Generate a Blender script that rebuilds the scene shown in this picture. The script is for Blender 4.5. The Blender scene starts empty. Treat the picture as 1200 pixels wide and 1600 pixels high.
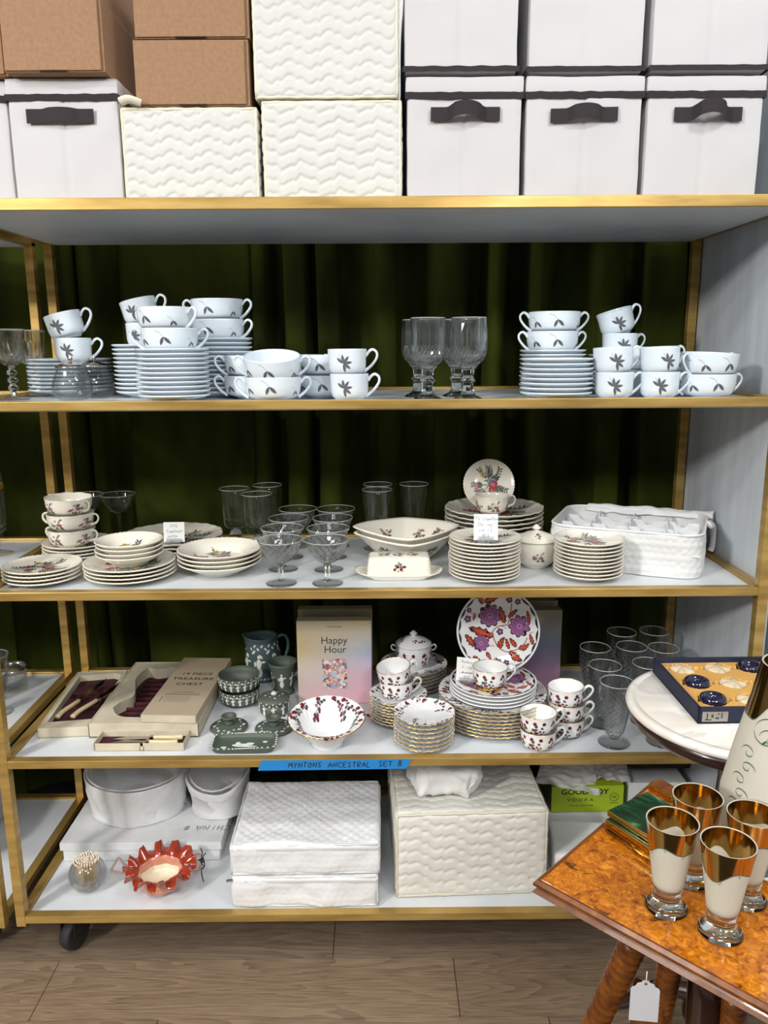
import bpy, bmesh, math, random
import numpy as np
from mathutils import Vector, Matrix, Euler, noise

S = bpy.context.scene
COL = S.collection
PI = math.pi

# ---------------------------------------------------------------- camera, world, lights
CAM = Vector((0.8270, -1.5733, 1.2786)); YAW, PITCH, ROLL, FPX = 0.0034, 0.2080, -0.0062, 1222.37
def cam_axes():
    cy, sy, cp, sp = math.cos(YAW), math.sin(YAW), math.cos(PITCH), math.sin(PITCH)
    f = Vector((sy*cp, cy*cp, -sp)); r = Vector((cy, -sy, 0)); u = r.cross(f)
    cr, sr = math.cos(ROLL), math.sin(ROLL)
    return cr*r+sr*u, -sr*r+cr*u, f
RX, UX, FX = cam_axes()
cd = bpy.data.cameras.new('camera'); co = bpy.data.objects.new('camera', cd); COL.objects.link(co)
cd.sensor_fit = 'VERTICAL'; cd.sensor_height = 36; cd.lens = FPX*36/1600; cd.clip_start = 0.02
co.matrix_world = Matrix(((RX.x, UX.x, -FX.x, CAM.x), (RX.y, UX.y, -FX.y, CAM.y), (RX.z, UX.z, -FX.z, CAM.z), (0, 0, 0, 1)))
S.camera = co
w = bpy.data.worlds.new('room_light'); S.world = w; w.use_nodes = True
w.node_tree.nodes['Background'].inputs[0].default_value = (0.94, 0.97, 1.0, 1)
w.node_tree.nodes['Background'].inputs[1].default_value = 0.10
def area(name, loc, target, size, power, col, sy=None):
    d = bpy.data.lights.new(name, 'AREA'); d.energy = power; d.color = col; d.size = size
    if sy: d.shape = 'RECTANGLE'; d.size_y = sy
    o = bpy.data.objects.new(name, d); COL.objects.link(o); o.location = loc
    o.rotation_euler = (Vector(target)-Vector(loc)).to_track_quat('-Z', 'Y').to_euler()
    return o
area('ceiling_lamp', (-2.1, -3.1, 2.55), (0.7, 0.1, 0.9), 0.40, 128, (1.0, 0.965, 0.92))
area('ceiling_lamp', (1.9, -3.3, 2.70), (1.0, 0.1, 0.9), 0.6, 60, (0.96, 0.98, 1.0))
area('ceiling_lamp', (0.35, 0.25, 2.72), (0.9, -0.3, 0.2), 0.25, 15, (1.0, 0.93, 0.82))
for lx, ly in ((-0.9, -1.5), (2.1, -1.3), (0.6, -2.4)):
    area('fill_panel', (lx, ly, 2.80), (lx, ly+.25, 0), 0.9, 36, (1.0, 0.98, 0.95), 0.3)  # unseen soft fill lights, added to lift the scene and feed glass reflections
S.view_settings.view_transform = 'Standard'; S.view_settings.look = 'None'
S.view_settings.gamma = 1; S.view_settings.use_curve_mapping = False
S.view_settings.exposure = -0.2

# ---------------------------------------------------------------- measuring helpers (world points seen at a photo pixel)
def ray(px, py): return FX + RX*((px-600)/FPX) - UX*((py-800)/FPX)
def on(px, py, z): d = ray(px, py); return CAM + d*((z-CAM.z)/d.z)
def ony(px, py, y): d = ray(px, py); return CAM + d*((y-CAM.y)/d.y)
def base(px, py, z, rf):              # (kept clear of the raised front rail)
    return base_(px, py, z, rf)
def base_(px, py, z, rf):              # centre of a round foot of radius rf whose nearest point shows at (px, py)
    p = on(px, py, z); d = Vector((p.x-CAM.x, p.y-CAM.y)).normalized()
    y = p.y+d.y*rf
    if any(abs(z-b) < .012 for b in (-.006, .3854, .7727, 1.1698)) and y > -.3: y = min(max(y, .0235+rf), .489-rf)
    return Vector((p.x+d.x*rf, y, z))

# ---------------------------------------------------------------- materials
def lin(h):
    h = h.lstrip('#'); v = [int(h[i:i+2], 16)/255 for i in (0, 2, 4)]
    return tuple((x/12.92 if x <= .04045 else ((x+.055)/1.055)**2.4) for x in v) + (1,)
MAT = {}
def mat(name, col, rough=.5, metal=0, **kw):
    m = bpy.data.materials.new(name); m.use_nodes = True; MAT[name] = m
    b = m.node_tree.nodes['Principled BSDF']
    b.inputs['Base Color'].default_value = lin(col) if isinstance(col, str) else col
    b.inputs['Roughness'].default_value = rough; b.inputs['Metallic'].default_value = metal
    for k, v in kw.items(): b.inputs[k.replace('_', ' ')].default_value = v
    return m
def N(m, t, **kw):
    n = m.node_tree.nodes.new(t)
    for k, v in kw.items():
        if k in n.inputs.keys(): n.inputs[k].default_value = v
        else: setattr(n, k, v)
    return n
def L(m, a, b): m.node_tree.links.new(a, b)
def coords(m, scale=(1, 1, 1), kind='Object'):
    t = N(m, 'ShaderNodeTexCoord'); mp = N(m, 'ShaderNodeMapping'); mp.inputs['Scale'].default_value = scale
    L(m, t.outputs[kind], mp.inputs[0]); return mp.outputs[0]
def ramp(m, fac, stops):
    r = N(m, 'ShaderNodeValToRGB'); e = r.color_ramp.elements
    while len(e) < len(stops): e.new(.5)
    for q, (p, c) in zip(e, stops): q.position = p; q.color = lin(c)
    L(m, fac, r.inputs[0]); return r.outputs[0]
def noisy(m, scale=(8, 8, 8), detail=4, stops=None, bump=0, dist=.002, nscale=1.0, distortion=0):
    b = m.node_tree.nodes['Principled BSDF']
    n = N(m, 'ShaderNodeTexNoise'); n.inputs['Scale'].default_value = nscale; n.inputs['Detail'].default_value = detail
    n.inputs['Distortion'].default_value = distortion
    L(m, coords(m, scale), n.inputs['Vector'])
    if stops: L(m, ramp(m, n.outputs[0], stops), b.inputs['Base Color'])
    if bump:
        u = N(m, 'ShaderNodeBump'); u.inputs['Strength'].default_value = bump; u.inputs['Distance'].default_value = dist
        L(m, n.outputs[0], u.inputs['Height']); L(m, u.outputs[0], b.inputs['Normal'])
    return m
noisy(mat('gold_paint', '#C09A48', .36, .55), (6, 6, 40), 5, [(.3, '#9C7D42'), (.55, '#BD9C58'), (.8, '#D0B478')], .25, .0015)
noisy(mat('laminate', '#D3D8DC', .32), (3, 3, 3), 6, [(.3, '#C9CED3'), (.7, '#DDE1E4')], .03, .001, 2)
noisy(mat('painted_board', '#C4C8CC', .6), (12, 12, 1.2), 6, [(.3, '#B4BBC2'), (.7, '#C9D0D6')], .25, .002, 2)
mat('far_wall', '#8C8880', .8)
noisy(mat('wall_paint', '#C8D2DC', .8), (5, 5, 5), 5, [(.3, '#BEC8D2'), (.7, '#D0D8E0')], .1, .002, 3)
m = mat('velvet', '#2B3A0C', .85, 0, Sheen_Weight=.08, Sheen_Roughness=.4)
m.node_tree.nodes['Principled BSDF'].inputs['Sheen Tint'].default_value = lin('#6F8A2E')
m.node_tree.nodes['Principled BSDF'].inputs['Specular IOR Level'].default_value = .1
noisy(m, (3, 3, 1.2), 4, [(.3, '#1B1F06'), (.6, '#363D0E'), (.85, '#454D15')], .15, .004, 2)
mat('blue_porcelain', '#D8E3EC', .10, 0, Coat_Weight=.4)
mat('cream_china', '#E9E4D6', .13, 0, Coat_Weight=.3)
mat('white_china', '#EFF0F0', .10, 0, Coat_Weight=.4)
mat('gilt_edge', '#D9B566', .22, .85)
for n_, c_ in dict(ink_grey='#6C6F76', ink_dark='#3A3A3E', ink_olive='#5E6046', ink_green='#4E6A52', ink_red='#A02C3A', ink_rose='#C4606C', ink_yellow='#C9A944',
                   ink_blue='#8490A4', ink_burgundy='#6E1E2A', ink_slate='#4E555C', ink_purple='#9A5F92', ink_plum='#6B3A6B', ink_mauve='#B988B4', ink_brick='#A33A2A',
                   ink_rust='#C2573C', ink_black='#2A2028', ink_scroll='#35594A').items(): mat(n_, c_, .25)
def glassmat(name, col, thin, rough=0, ior=1.45):
    m = bpy.data.materials.new(name); m.use_nodes = True; MAT[name] = m
    nt = m.node_tree; nt.nodes.remove(nt.nodes['Principled BSDF'])
    g = N(m, 'ShaderNodeBsdfGlass'); g.inputs['Color'].default_value = lin(col); g.inputs['IOR'].default_value = ior; g.inputs['Roughness'].default_value = rough
    t = N(m, 'ShaderNodeBsdfTransparent'); t.inputs['Color'].default_value = lin(col)
    gl = N(m, 'ShaderNodeBsdfGlossy'); gl.inputs['Roughness'].default_value = .02
    lw = N(m, 'ShaderNodeLayerWeight'); lw.inputs['Blend'].default_value = .5
    pw = N(m, 'ShaderNodeMath', operation='POWER'); L(m, lw.outputs['Facing'], pw.inputs[0]); pw.inputs[1].default_value = 4.0
    fr = N(m, 'ShaderNodeMath', operation='MULTIPLY_ADD'); L(m, pw.outputs[0], fr.inputs[0]); fr.inputs[1].default_value = .9; fr.inputs[2].default_value = .022
    c = N(m, 'ShaderNodeMixShader'); L(m, fr.outputs[0], c.inputs[0]); L(m, t.outputs[0], c.inputs[1]); L(m, gl.outputs[0], c.inputs[2])
    x = N(m, 'ShaderNodeMixShader'); x.inputs[0].default_value = thin
    L(m, g.outputs[0], x.inputs[1]); L(m, c.outputs[0], x.inputs[2]); L(m, x.outputs[0], nt.nodes['Material Output'].inputs[0])
    return m
glassmat('clear_glass', '#FDFEFE', .90)
mat('rim_glint_glass', '#F4F8F8', .18, 0, Transmission_Weight=.55, Coat_Weight=1.0)  # whitish tint put in so glass rims show as bright highlight lines
glassmat('solid_glass', '#FAFCFC', 0, 0, 1.48)
glassmat('crystal', '#FBFCFC', .45, 0, 1.48)
glassmat('pink_glass', '#F6E2DA', .3)
m = glassmat('cut_glass', '#FCFDFD', .62, 0, 1.45)
m = mat('frosted_glass', '#E6E3D6', .55, 0, Transmission_Weight=.45, IOR=1.2)
noisy(m, (900, 900, 900), 2, None, .25, .0005)
mat('gold_lustre', '#BFA060', .14, 1.0)
mat('cobalt_glass', '#060B38', .03, 0, Coat_Weight=1.0, Transmission_Weight=.2)
mat('steel', '#B8B2AC', .18, 1.0)
noisy(mat('bin_fabric', '#BFBEC0', .9), (300, 300, 300), 2, None, .25, .0006)
noisy(mat('bin_trim', '#2B2529', .9), (500, 500, 500), 2, None, .4, .0006)
noisy(mat('quilt_white', '#D8D9D8', .62), (60, 60, 60), 5, None, .18, .002)
noisy(mat('quilt_cream', '#C6C7C3', .72), (50, 50, 50), 5, None, .18, .002)
noisy(mat('quilt_light', '#E2E0D8', .65), (50, 50, 50), 5, None, .18, .002)
noisy(mat('quilt_satin', '#E6E7E8', .5), (40, 40, 40), 5, None, .3, .003)
mat('piping_cream', '#D6D0BC', .7)
noisy(mat('cardboard', '#A07C5E', .85), (60, 60, 60), 4, [(.35, '#8C6C50'), (.65, '#967559')], .06, .001, 2)
mat('cardboard_edge', '#7E5C40', .9); mat('slot_dark', '#1C130C', .95)
noisy(mat('white_card', '#DDDFE0', .55), (20, 20, 20), 3, [(.3, '#D5D8DA'), (.7, '#E4E5E6')], .05, .001)
noisy(mat('ivory_card', '#D9CFB8', .6), (10, 10, 10), 4, [(.3, '#BDB39B'), (.7, '#CFC6B0')], .08, .001, 2)
mat('tan_card', '#B5A58C', .5)
noisy(mat('maroon_velvet', '#4E0E20', .9), (30, 30, 30), 3, [(.3, '#26060E'), (.7, '#4E0E1E')], .2, .002)
mat('ivory_handle', '#D8C79E', .3)
mat('sage_jasper', '#505A50', .55); mat('teal_jasper', '#44585A', .5); mat('jasper_white', '#D9DED6', .5)
noisy(mat('paper', '#ECECEA', .7), (15, 15, 15), 3, None, .15, .002)
mat('ink_pen', '#3E4A78', .6); mat('marker', '#15151A', .6)
mat('acrylic', '#E8EEF0', .05, 0, Transmission_Weight=.9)
mat('painter_tape', '#1E7FC4', .6)
mat('lime_card', '#A9C31C', .45); mat('dark_green_card', '#3E4C12', .6)
mat('rubber', '#26262A', .65); mat('iron', '#2E2C2C', .45, .5)
mat('peach_glass', '#E39A80', .08, 0, Coat_Weight=.6, Transmission_Weight=.25)
mat('coral_glass', '#A83A20', .06, 0, Coat_Weight=.8, Transmission_Weight=.2)
mat('cream_glass', '#E9DCC0', .1, 0, Coat_Weight=.5)
mat('match_wood', '#D9BE92', .7); mat('match_tip', '#E8DCCB', .6)
mat('tag_paper', '#B9B8BC', .6); mat('twine', '#111113', .8)
m = mat('marble', '#EEEBE6', .12, 0, Coat_Weight=.5)
n = N(m, 'ShaderNodeTexNoise'); n.inputs['Scale'].default_value = 6; n.inputs['Detail'].default_value = 8; n.inputs['Distortion'].default_value = 1.6
L(m, coords(m), n.inputs['Vector'])
L(m, ramp(m, n.outputs[0], [(.40, '#EFECE8'), (.49, '#DDD8D0'), (.515, '#F1EEEA'), (.62, '#E6E0D6'), (.8, '#F2F0EC')]), m.node_tree.nodes['Principled BSDF'].inputs['Base Color'])
noisy(mat('dark_wood', '#2A1712', .25, 0, Coat_Weight=.5), (6, 6, 1), 4, [(.3, '#1E0F0B'), (.7, '#3A2018')], 0, 0, 3)
noisy(mat('table_wood', '#6E3510', .34, 0, Coat_Weight=.08, Specular_IOR_Level=.35), (30, 3, 30), 4, [(.3, '#4E260A'), (.6, '#74400F'), (.85, '#8C5218')], 0, 0, 2)
m = mat('burl', '#B5660F', .16, 0, Coat_Weight=.7)
b = m.node_tree.nodes['Principled BSDF']
cc = coords(m)
n1 = N(m, 'ShaderNodeTexNoise'); n1.inputs['Scale'].default_value = 95; n1.inputs['Detail'].default_value = 9; n1.inputs['Distortion'].default_value = 1.1; n1.inputs['Roughness'].default_value = .65
n2 = N(m, 'ShaderNodeTexNoise'); n2.inputs['Scale'].default_value = 24; n2.inputs['Detail'].default_value = 4; n2.inputs['Distortion'].default_value = 1.2
L(m, cc, n1.inputs['Vector']); L(m, cc, n2.inputs['Vector'])
r1 = ramp(m, n1.outputs[0], [(.30, '#5E2804'), (.42, '#96500C'), (.54, '#B06812'), (.68, '#CE8A2C')])
r2 = ramp(m, n2.outputs[0], [(.30, '#3A1402'), (.39, '#FFFFFF'), (.9, '#FFFFFF')])
mx = N(m, 'ShaderNodeMix', data_type='RGBA', blend_type='MULTIPLY'); mx.inputs[0].default_value = .8
L(m, r1, mx.inputs[6]); L(m, r2, mx.inputs[7]); L(m, mx.outputs[2], b.inputs['Base Color'])
m = mat('malachite', '#123A22', .12, 0, Coat_Weight=.8)
n = N(m, 'ShaderNodeTexNoise'); n.inputs['Scale'].default_value = 14; n.inputs['Detail'].default_value = 5; n.inputs['Distortion'].default_value = 2.5
L(m, coords(m, (1, 1.6, 1)), n.inputs['Vector'])
L(m, ramp(m, n.outputs[0], [(.35, '#08180F'), (.52, '#143A22'), (.66, '#3C6648'), (.8, '#8FAE8C')]), m.node_tree.nodes['Principled BSDF'].inputs['Base Color'])
mat('brass', '#D0A14C', .16, 1.0)
# pastel gradient of the box covers
m = mat('pastel_cover', '#C8B8A8', .18, 0, Coat_Weight=.8)
tc = N(m, 'ShaderNodeTexCoord'); sp = N(m, 'ShaderNodeSeparateXYZ'); L(m, tc.outputs['Object'], sp.inputs[0])
def math_(m, op, a, b_, cl=False):
    n = N(m, 'ShaderNodeMath', operation=op, use_clamp=cl)
    for i, q in enumerate((a, b_)):
        if isinstance(q, (int, float)): n.inputs[i].default_value = q
        else: L(m, q, n.inputs[i])
    return n.outputs[0]
hz = math_(m, 'MULTIPLY', sp.outputs['Z'], 1/.226, True)
hx = math_(m, 'ADD', math_(m, 'MULTIPLY', sp.outputs['X'], 1/.19), .5, True)
ra = ramp(m, hz, [(0, '#CDA9A8'), (.35, '#C9BFB4'), (.65, '#D0B98A'), (1, '#B7B39A')])
rb = ramp(m, hz, [(0, '#E0A6B8'), (.3, '#D8AEC0'), (.6, '#A9B6CE'), (1, '#C9B78E')])
mx = N(m, 'ShaderNodeMix', data_type='RGBA'); L(m, hx, mx.inputs[0]); L(m, ra, mx.inputs[6]); L(m, rb, mx.inputs[7])
L(m, mx.outputs[2], m.node_tree.nodes['Principled BSDF'].inputs['Base Color'])
m = mat('dusk_cover', '#6E5A6A', .15, 0, Coat_Weight=.8)
tc = N(m, 'ShaderNodeTexCoord'); sp = N(m, 'ShaderNodeSeparateXYZ'); L(m, tc.outputs['Object'], sp.inputs[0])
hz = math_(m, 'MULTIPLY', sp.outputs['Z'], 1/.226, True)
L(m, ramp(m, hz, [(0, '#A8768A'), (.3, '#8E7088'), (.6, '#6D7488'), (1, '#8E8870')]), m.node_tree.nodes['Principled BSDF'].inputs['Base Color'])
# confetti photograph on the cover
m = mat('confetti', '#C04030', .3)
v = N(m, 'ShaderNodeTexVoronoi'); v.inputs['Scale'].default_value = 150; L(m, coords(m), v.inputs['Vector'])
L(m, ramp(m, v.outputs['Color'], [(.0, '#2E4B8A'), (.22, '#D8DDE6'), (.36, '#C23A28'), (.5, '#E8C9B0'), (.62, '#8E2A2A'), (.75, '#E0E4E8'), (.9, '#2C7AA8')]), m.node_tree.nodes['Principled BSDF'].inputs['Base Color'])
# floor wood
def plankmat(i):
    m = mat('oak_%d' % i, '#8A7763', .38)
    cc = coords(m, (.55, 5.5, 1))
    w_ = N(m, 'ShaderNodeTexNoise'); w_.inputs['Scale'].default_value = 2.2; w_.inputs['Detail'].default_value = 3; w_.inputs['Distortion'].default_value = .6
    L(m, cc, w_.inputs['Vector'])
    rings = math_(m, 'FRACT', math_(m, 'MULTIPLY', w_.outputs[0], 15), 0)
    f = N(m, 'ShaderNodeTexNoise'); f.inputs['Scale'].default_value = 5; f.inputs['Detail'].default_value = 8; L(m, coords(m, (3, 70, 1)), f.inputs['Vector'])
    mix = math_(m, 'ADD', math_(m, 'MULTIPLY', rings, .22), math_(m, 'MULTIPLY', f.outputs[0], .78))
    t = [('#5F4E40', '#7A6854', '#917C66'), ('#574A3F', '#726252', '#887564'), ('#645241', '#806D58', '#99836B')][i]
    L(m, ramp(m, mix, [(.25, t[0]), (.5, t[1]), (.8, t[2])]), m.node_tree.nodes['Principled BSDF'].inputs['Base Color'])
for i in range(3): plankmat(i)

# ---------------------------------------------------------------- mesh helpers
class MB:
    def __init__(s): s.v = []; s.f = []; s.m = []; s.sm = []; s.mats = []
    def mi(s, name):
        if name not in s.mats: s.mats.append(name)
        return s.mats.index(name)
    def add(s, vs, fs, mat, smooth=True, M=None):
        o = len(s.v)
        s.v += [tuple(M @ Vector(p)) if M else tuple(p) for p in vs]
        for i, f in enumerate(fs):
            s.f.append(tuple(o+k for k in f)); s.sm.append(smooth)
            s.m.append(s.mi(mat[i]) if isinstance(mat, list) else s.mi(mat))
        return s
    def mesh(s, name):
        me = bpy.data.meshes.new(name); me.from_pydata(s.v, [], s.f)
        for n_ in s.mats: me.materials.append(MAT[n_])
        me.polygons.foreach_set('material_index', s.m); me.polygons.foreach_set('use_smooth', s.sm); me.update()
        return me
    def build(s, name, parent=None, loc=(0, 0, 0), rot=(0, 0, 0)):
        o = bpy.data.objects.new(name, s.mesh(name)); COL.objects.link(o); o.location = loc; o.rotation_euler = rot
        if parent: o.parent = parent
        return o
    def lathe(s, prof, seg, mat, mod=None, M=None, smooth=True):
        vs, rings, fs, fm = [], [], [], []
        for i, (r, z) in enumerate(prof):
            if r < 1e-6: rings.append([len(vs)]); vs.append((0, 0, z)); continue
            ring = []
            for k in range(seg):
                t = 2*PI*k/seg; rr, zz = (mod(t, r, z, i) if mod else (r, z))
                ring.append(len(vs)); vs.append((rr*math.cos(t), rr*math.sin(t), zz))
            rings.append(ring)
        for i in range(len(prof)-1):
            a, b = rings[i], rings[i+1]; mm = mat[i] if isinstance(mat, list) else mat
            for k in range(seg):
                k2 = (k+1) % seg
                if len(a) == 1 and len(b) == 1: continue
                if len(a) == 1: fs.append((a[0], b[k2], b[k]))
                elif len(b) == 1: fs.append((a[k], a[k2], b[0]))
                else: fs.append((a[k], a[k2], b[k2], b[k]))
                fm.append(mm)
        return s.add(vs, fs, fm, smooth, M)
    def tube(s, pts, rad, mat, seg=8, M=None, cap=True, flat=1.0):
        pts = [Vector(p) for p in pts]; n = len(pts); vs, fs = [], []
        up = None
        for i, p in enumerate(pts):
            t = (pts[min(i+1, n-1)]-pts[max(i-1, 0)]).normalized()
            if up is None: up = t.orthogonal().normalized()
            up = (up-t*up.dot(t)).normalized(); bi = t.cross(up)
            r = rad(i/(n-1)) if callable(rad) else rad
            for k in range(seg):
                a = 2*PI*k/seg; vs.append(tuple(p+up*(r*math.cos(a))+bi*(r*flat*math.sin(a))))
        for i in range(n-1):
            for k in range(seg):
                k2 = (k+1) % seg; fs.append((i*seg+k, i*seg+k2, (i+1)*seg+k2, (i+1)*seg+k))
        if cap: fs.append(tuple(range(seg))[::-1]); fs.append(tuple((n-1)*seg+k for k in range(seg)))
        return s.add(vs, fs, mat, True, M)
    def box(s, c, d, mat, bev=0, M=None):
        bm = bmesh.new(); bmesh.ops.create_cube(bm, size=1)
        for q in bm.verts: q.co = Vector((q.co.x*d[0]+c[0], q.co.y*d[1]+c[1], q.co.z*d[2]+c[2]))
        if bev: bmesh.ops.bevel(bm, geom=bm.edges[:], offset=bev, segments=2, affect='EDGES', profile=.5)
        bm.verts.index_update(); vs = [tuple(q.co) for q in bm.verts]; fs = [tuple(q.index for q in f.verts) for f in bm.faces]; bm.free()
        return s.add(vs, fs, mat, False, M)
    def quad8(s, bot, top, mat):   # hexahedron from four bottom and four top points
        vs = [tuple(p) for p in bot]+[tuple(p) for p in top]
        return s.add(vs, [(3, 2, 1, 0), (4, 5, 6, 7), (0, 1, 5, 4), (1, 2, 6, 5), (2, 3, 7, 6), (3, 0, 4, 7)], mat, False)
    def prism(s, poly, z0, z1, mat, M=None, smooth=False):
        n = len(poly); vs = [(x, y, z0) for x, y in poly]+[(x, y, z1) for x, y in poly]
        fs = [tuple(range(n))[::-1], tuple(range(n, 2*n))]+[(i, (i+1) % n, n+(i+1) % n, n+i) for i in range(n)]
        return s.add(vs, fs, mat, smooth, M)
    def ink(s, poly, mat, fmap, layer=0):        # flat printed shape laid on a surface
        n = len(poly); cx = sum(p[0] for p in poly)/n; cy = sum(p[1] for p in poly)/n; off = .00022+layer*.00009
        vs = [fmap(cx, cy, off)]+[fmap((p[0]+cx)/2, (p[1]+cy)/2, off) for p in poly]+[fmap(p[0], p[1], off) for p in poly]
        fs = [(0, 1+i, 1+(i+1) % n) for i in range(n)]+[(1+i, 1+n+i, 1+n+(i+1) % n, 1+(i+1) % n) for i in range(n)]
        return s.add(vs, fs, mat, True)
    def line(s, pts, w_, mat, fmap, layer=0):
        vs, fs = [], []; off = .0002+layer*.00009; n = len(pts)
        for i, (x, y) in enumerate(pts):
            a, b = pts[max(i-1, 0)], pts[min(i+1, n-1)]; dx, dy = b[0]-a[0], b[1]-a[1]; l = math.hypot(dx, dy) or 1
            vs += [fmap(x-dy/l*w_/2, y+dx/l*w_/2, off), fmap(x+dy/l*w_/2, y-dx/l*w_/2, off)]
        fs = [(2*i, 2*i+1, 2*i+3, 2*i+2) for i in range(n-1)]
        return s.add(vs, fs, mat, True)

def interp(prof):
    xs = [p[0] for p in prof]; ys = [p[1] for p in prof]
    return lambda x: float(np.interp(x, xs, ys))
def smoothp(pts, k=3):
    out = []; n = len(pts)
    for i in range(n-1):
        p0, p1, p2, p3 = pts[max(i-1, 0)], pts[i], pts[i+1], pts[min(i+2, n-1)]
        for j in range(k):
            t = j/k
            out.append(tuple(.5*((2*b)+(-a+c)*t+(2*a-5*b+4*c-d)*t*t+(-a+3*b-3*c+d)*t**3) for a, b, c, d in zip(p0, p1, p2, p3)))
    out.append(tuple(pts[-1])); return out
def tag(o, label, cat, group=None):
    o['label'] = label; o['category'] = cat
    if group: o['group'] = group
    return o
def thing(name, label, cat, loc=(0, 0, 0), rot=(0, 0, 0), group=None):
    o = bpy.data.objects.new(name, None); COL.objects.link(o); o.empty_display_size = .02
    o.location = loc; o.rotation_euler = rot; return tag(o, label, cat, group)
def kids(o): return [c for c in COL.objects if c.parent == o]
KID = {}
def dup(src, loc, rot=(0, 0, 0), label=None, group=None, used={}):
    r = src.copy(); COL.objects.link(r); r.location = loc; r.rotation_euler = rot
    if label: r['label'] = label
    if group: r['group'] = group
    for c in KID.setdefault(src.name, list(src.children)):
        d = c.copy(); COL.objects.link(d); d.parent = r
        for g in KID.setdefault(c.name, list(c.children)):
            e = g.copy(); COL.objects.link(e); e.parent = d
    return r
class Kind:      # first placement uses the prototype itself, later ones copy it
    def __init__(s, make, cat): s.make = make; s.o = None; s.cat = cat
    def put(s, loc, rot=(0, 0, 0), label='', group=None):
        if s.o is None:
            s.o = s.make(); tag(s.o, label, s.cat, group); s.o.location = loc; s.o.rotation_euler = rot; return s.o
        return dup(s.o, loc, rot, label, group)
def mkmesh(name, mbf):
    return lambda: mbf().build(name)
ORD = ['top', 'second from top', 'third from top', 'fourth from top', 'fifth from top', 'sixth from top', 'seventh from top', 'eighth from top',
       'ninth from top', 'tenth from top', 'eleventh from top', 'twelfth from top', 'thirteenth from top', 'fourteenth from top']
def stack(plain, deco, n, pitch, p, noun, where, group, jit=.0012, rng=random.Random(3)):
    for k in range(n):
        q = n-1-k; nm = 'bottom' if (k == 0 and n > 1) else ORD[q]
        (deco if (q == 0 and deco) else plain).put((p[0]+rng.uniform(-jit, jit), p[1]+rng.uniform(-jit, jit), p[2]+k*pitch), (0, 0, rng.uniform(-.3, .3) if q else 0),
                                                   '%s, %s %s' % (noun, nm, where), group)
    return p[2]+(n-1)*pitch
def txt(s, size, matn, parent, name='lettering', M=None, sx=1, align='CENTER', bold=0):
    c = bpy.data.curves.new('t', 'FONT'); c.body = s; c.size = size; c.align_x = align; c.align_y = 'CENTER'; c.extrude = .00012; c.offset = bold
    o = bpy.data.objects.new('t', c); COL.objects.link(o)
    me = bpy.data.meshes.new_from_object(o); bpy.data.objects.remove(o)
    me.materials.clear(); me.materials.append(MAT[matn])
    me.transform((M or Matrix()) @ Matrix.Diagonal((sx, 1, 1, 1)))
    q = bpy.data.objects.new(name, me); COL.objects.link(q)
    if parent: q.parent = parent
    return q
def frame(o, x, y):       # matrix whose local x, y run along the given world directions
    x = Vector(x).normalized(); y = Vector(y); z = x.cross(y).normalized(); y = z.cross(x)
    return Matrix(((x.x, y.x, z.x, o[0]), (x.y, y.y, z.y, o[1]), (x.z, y.z, z.z, o[2]), (0, 0, 0, 1)))
UPRIGHT = lambda o: frame(o, (1, 0, 0), (0, 0, 1))    # a face looking towards -y
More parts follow.
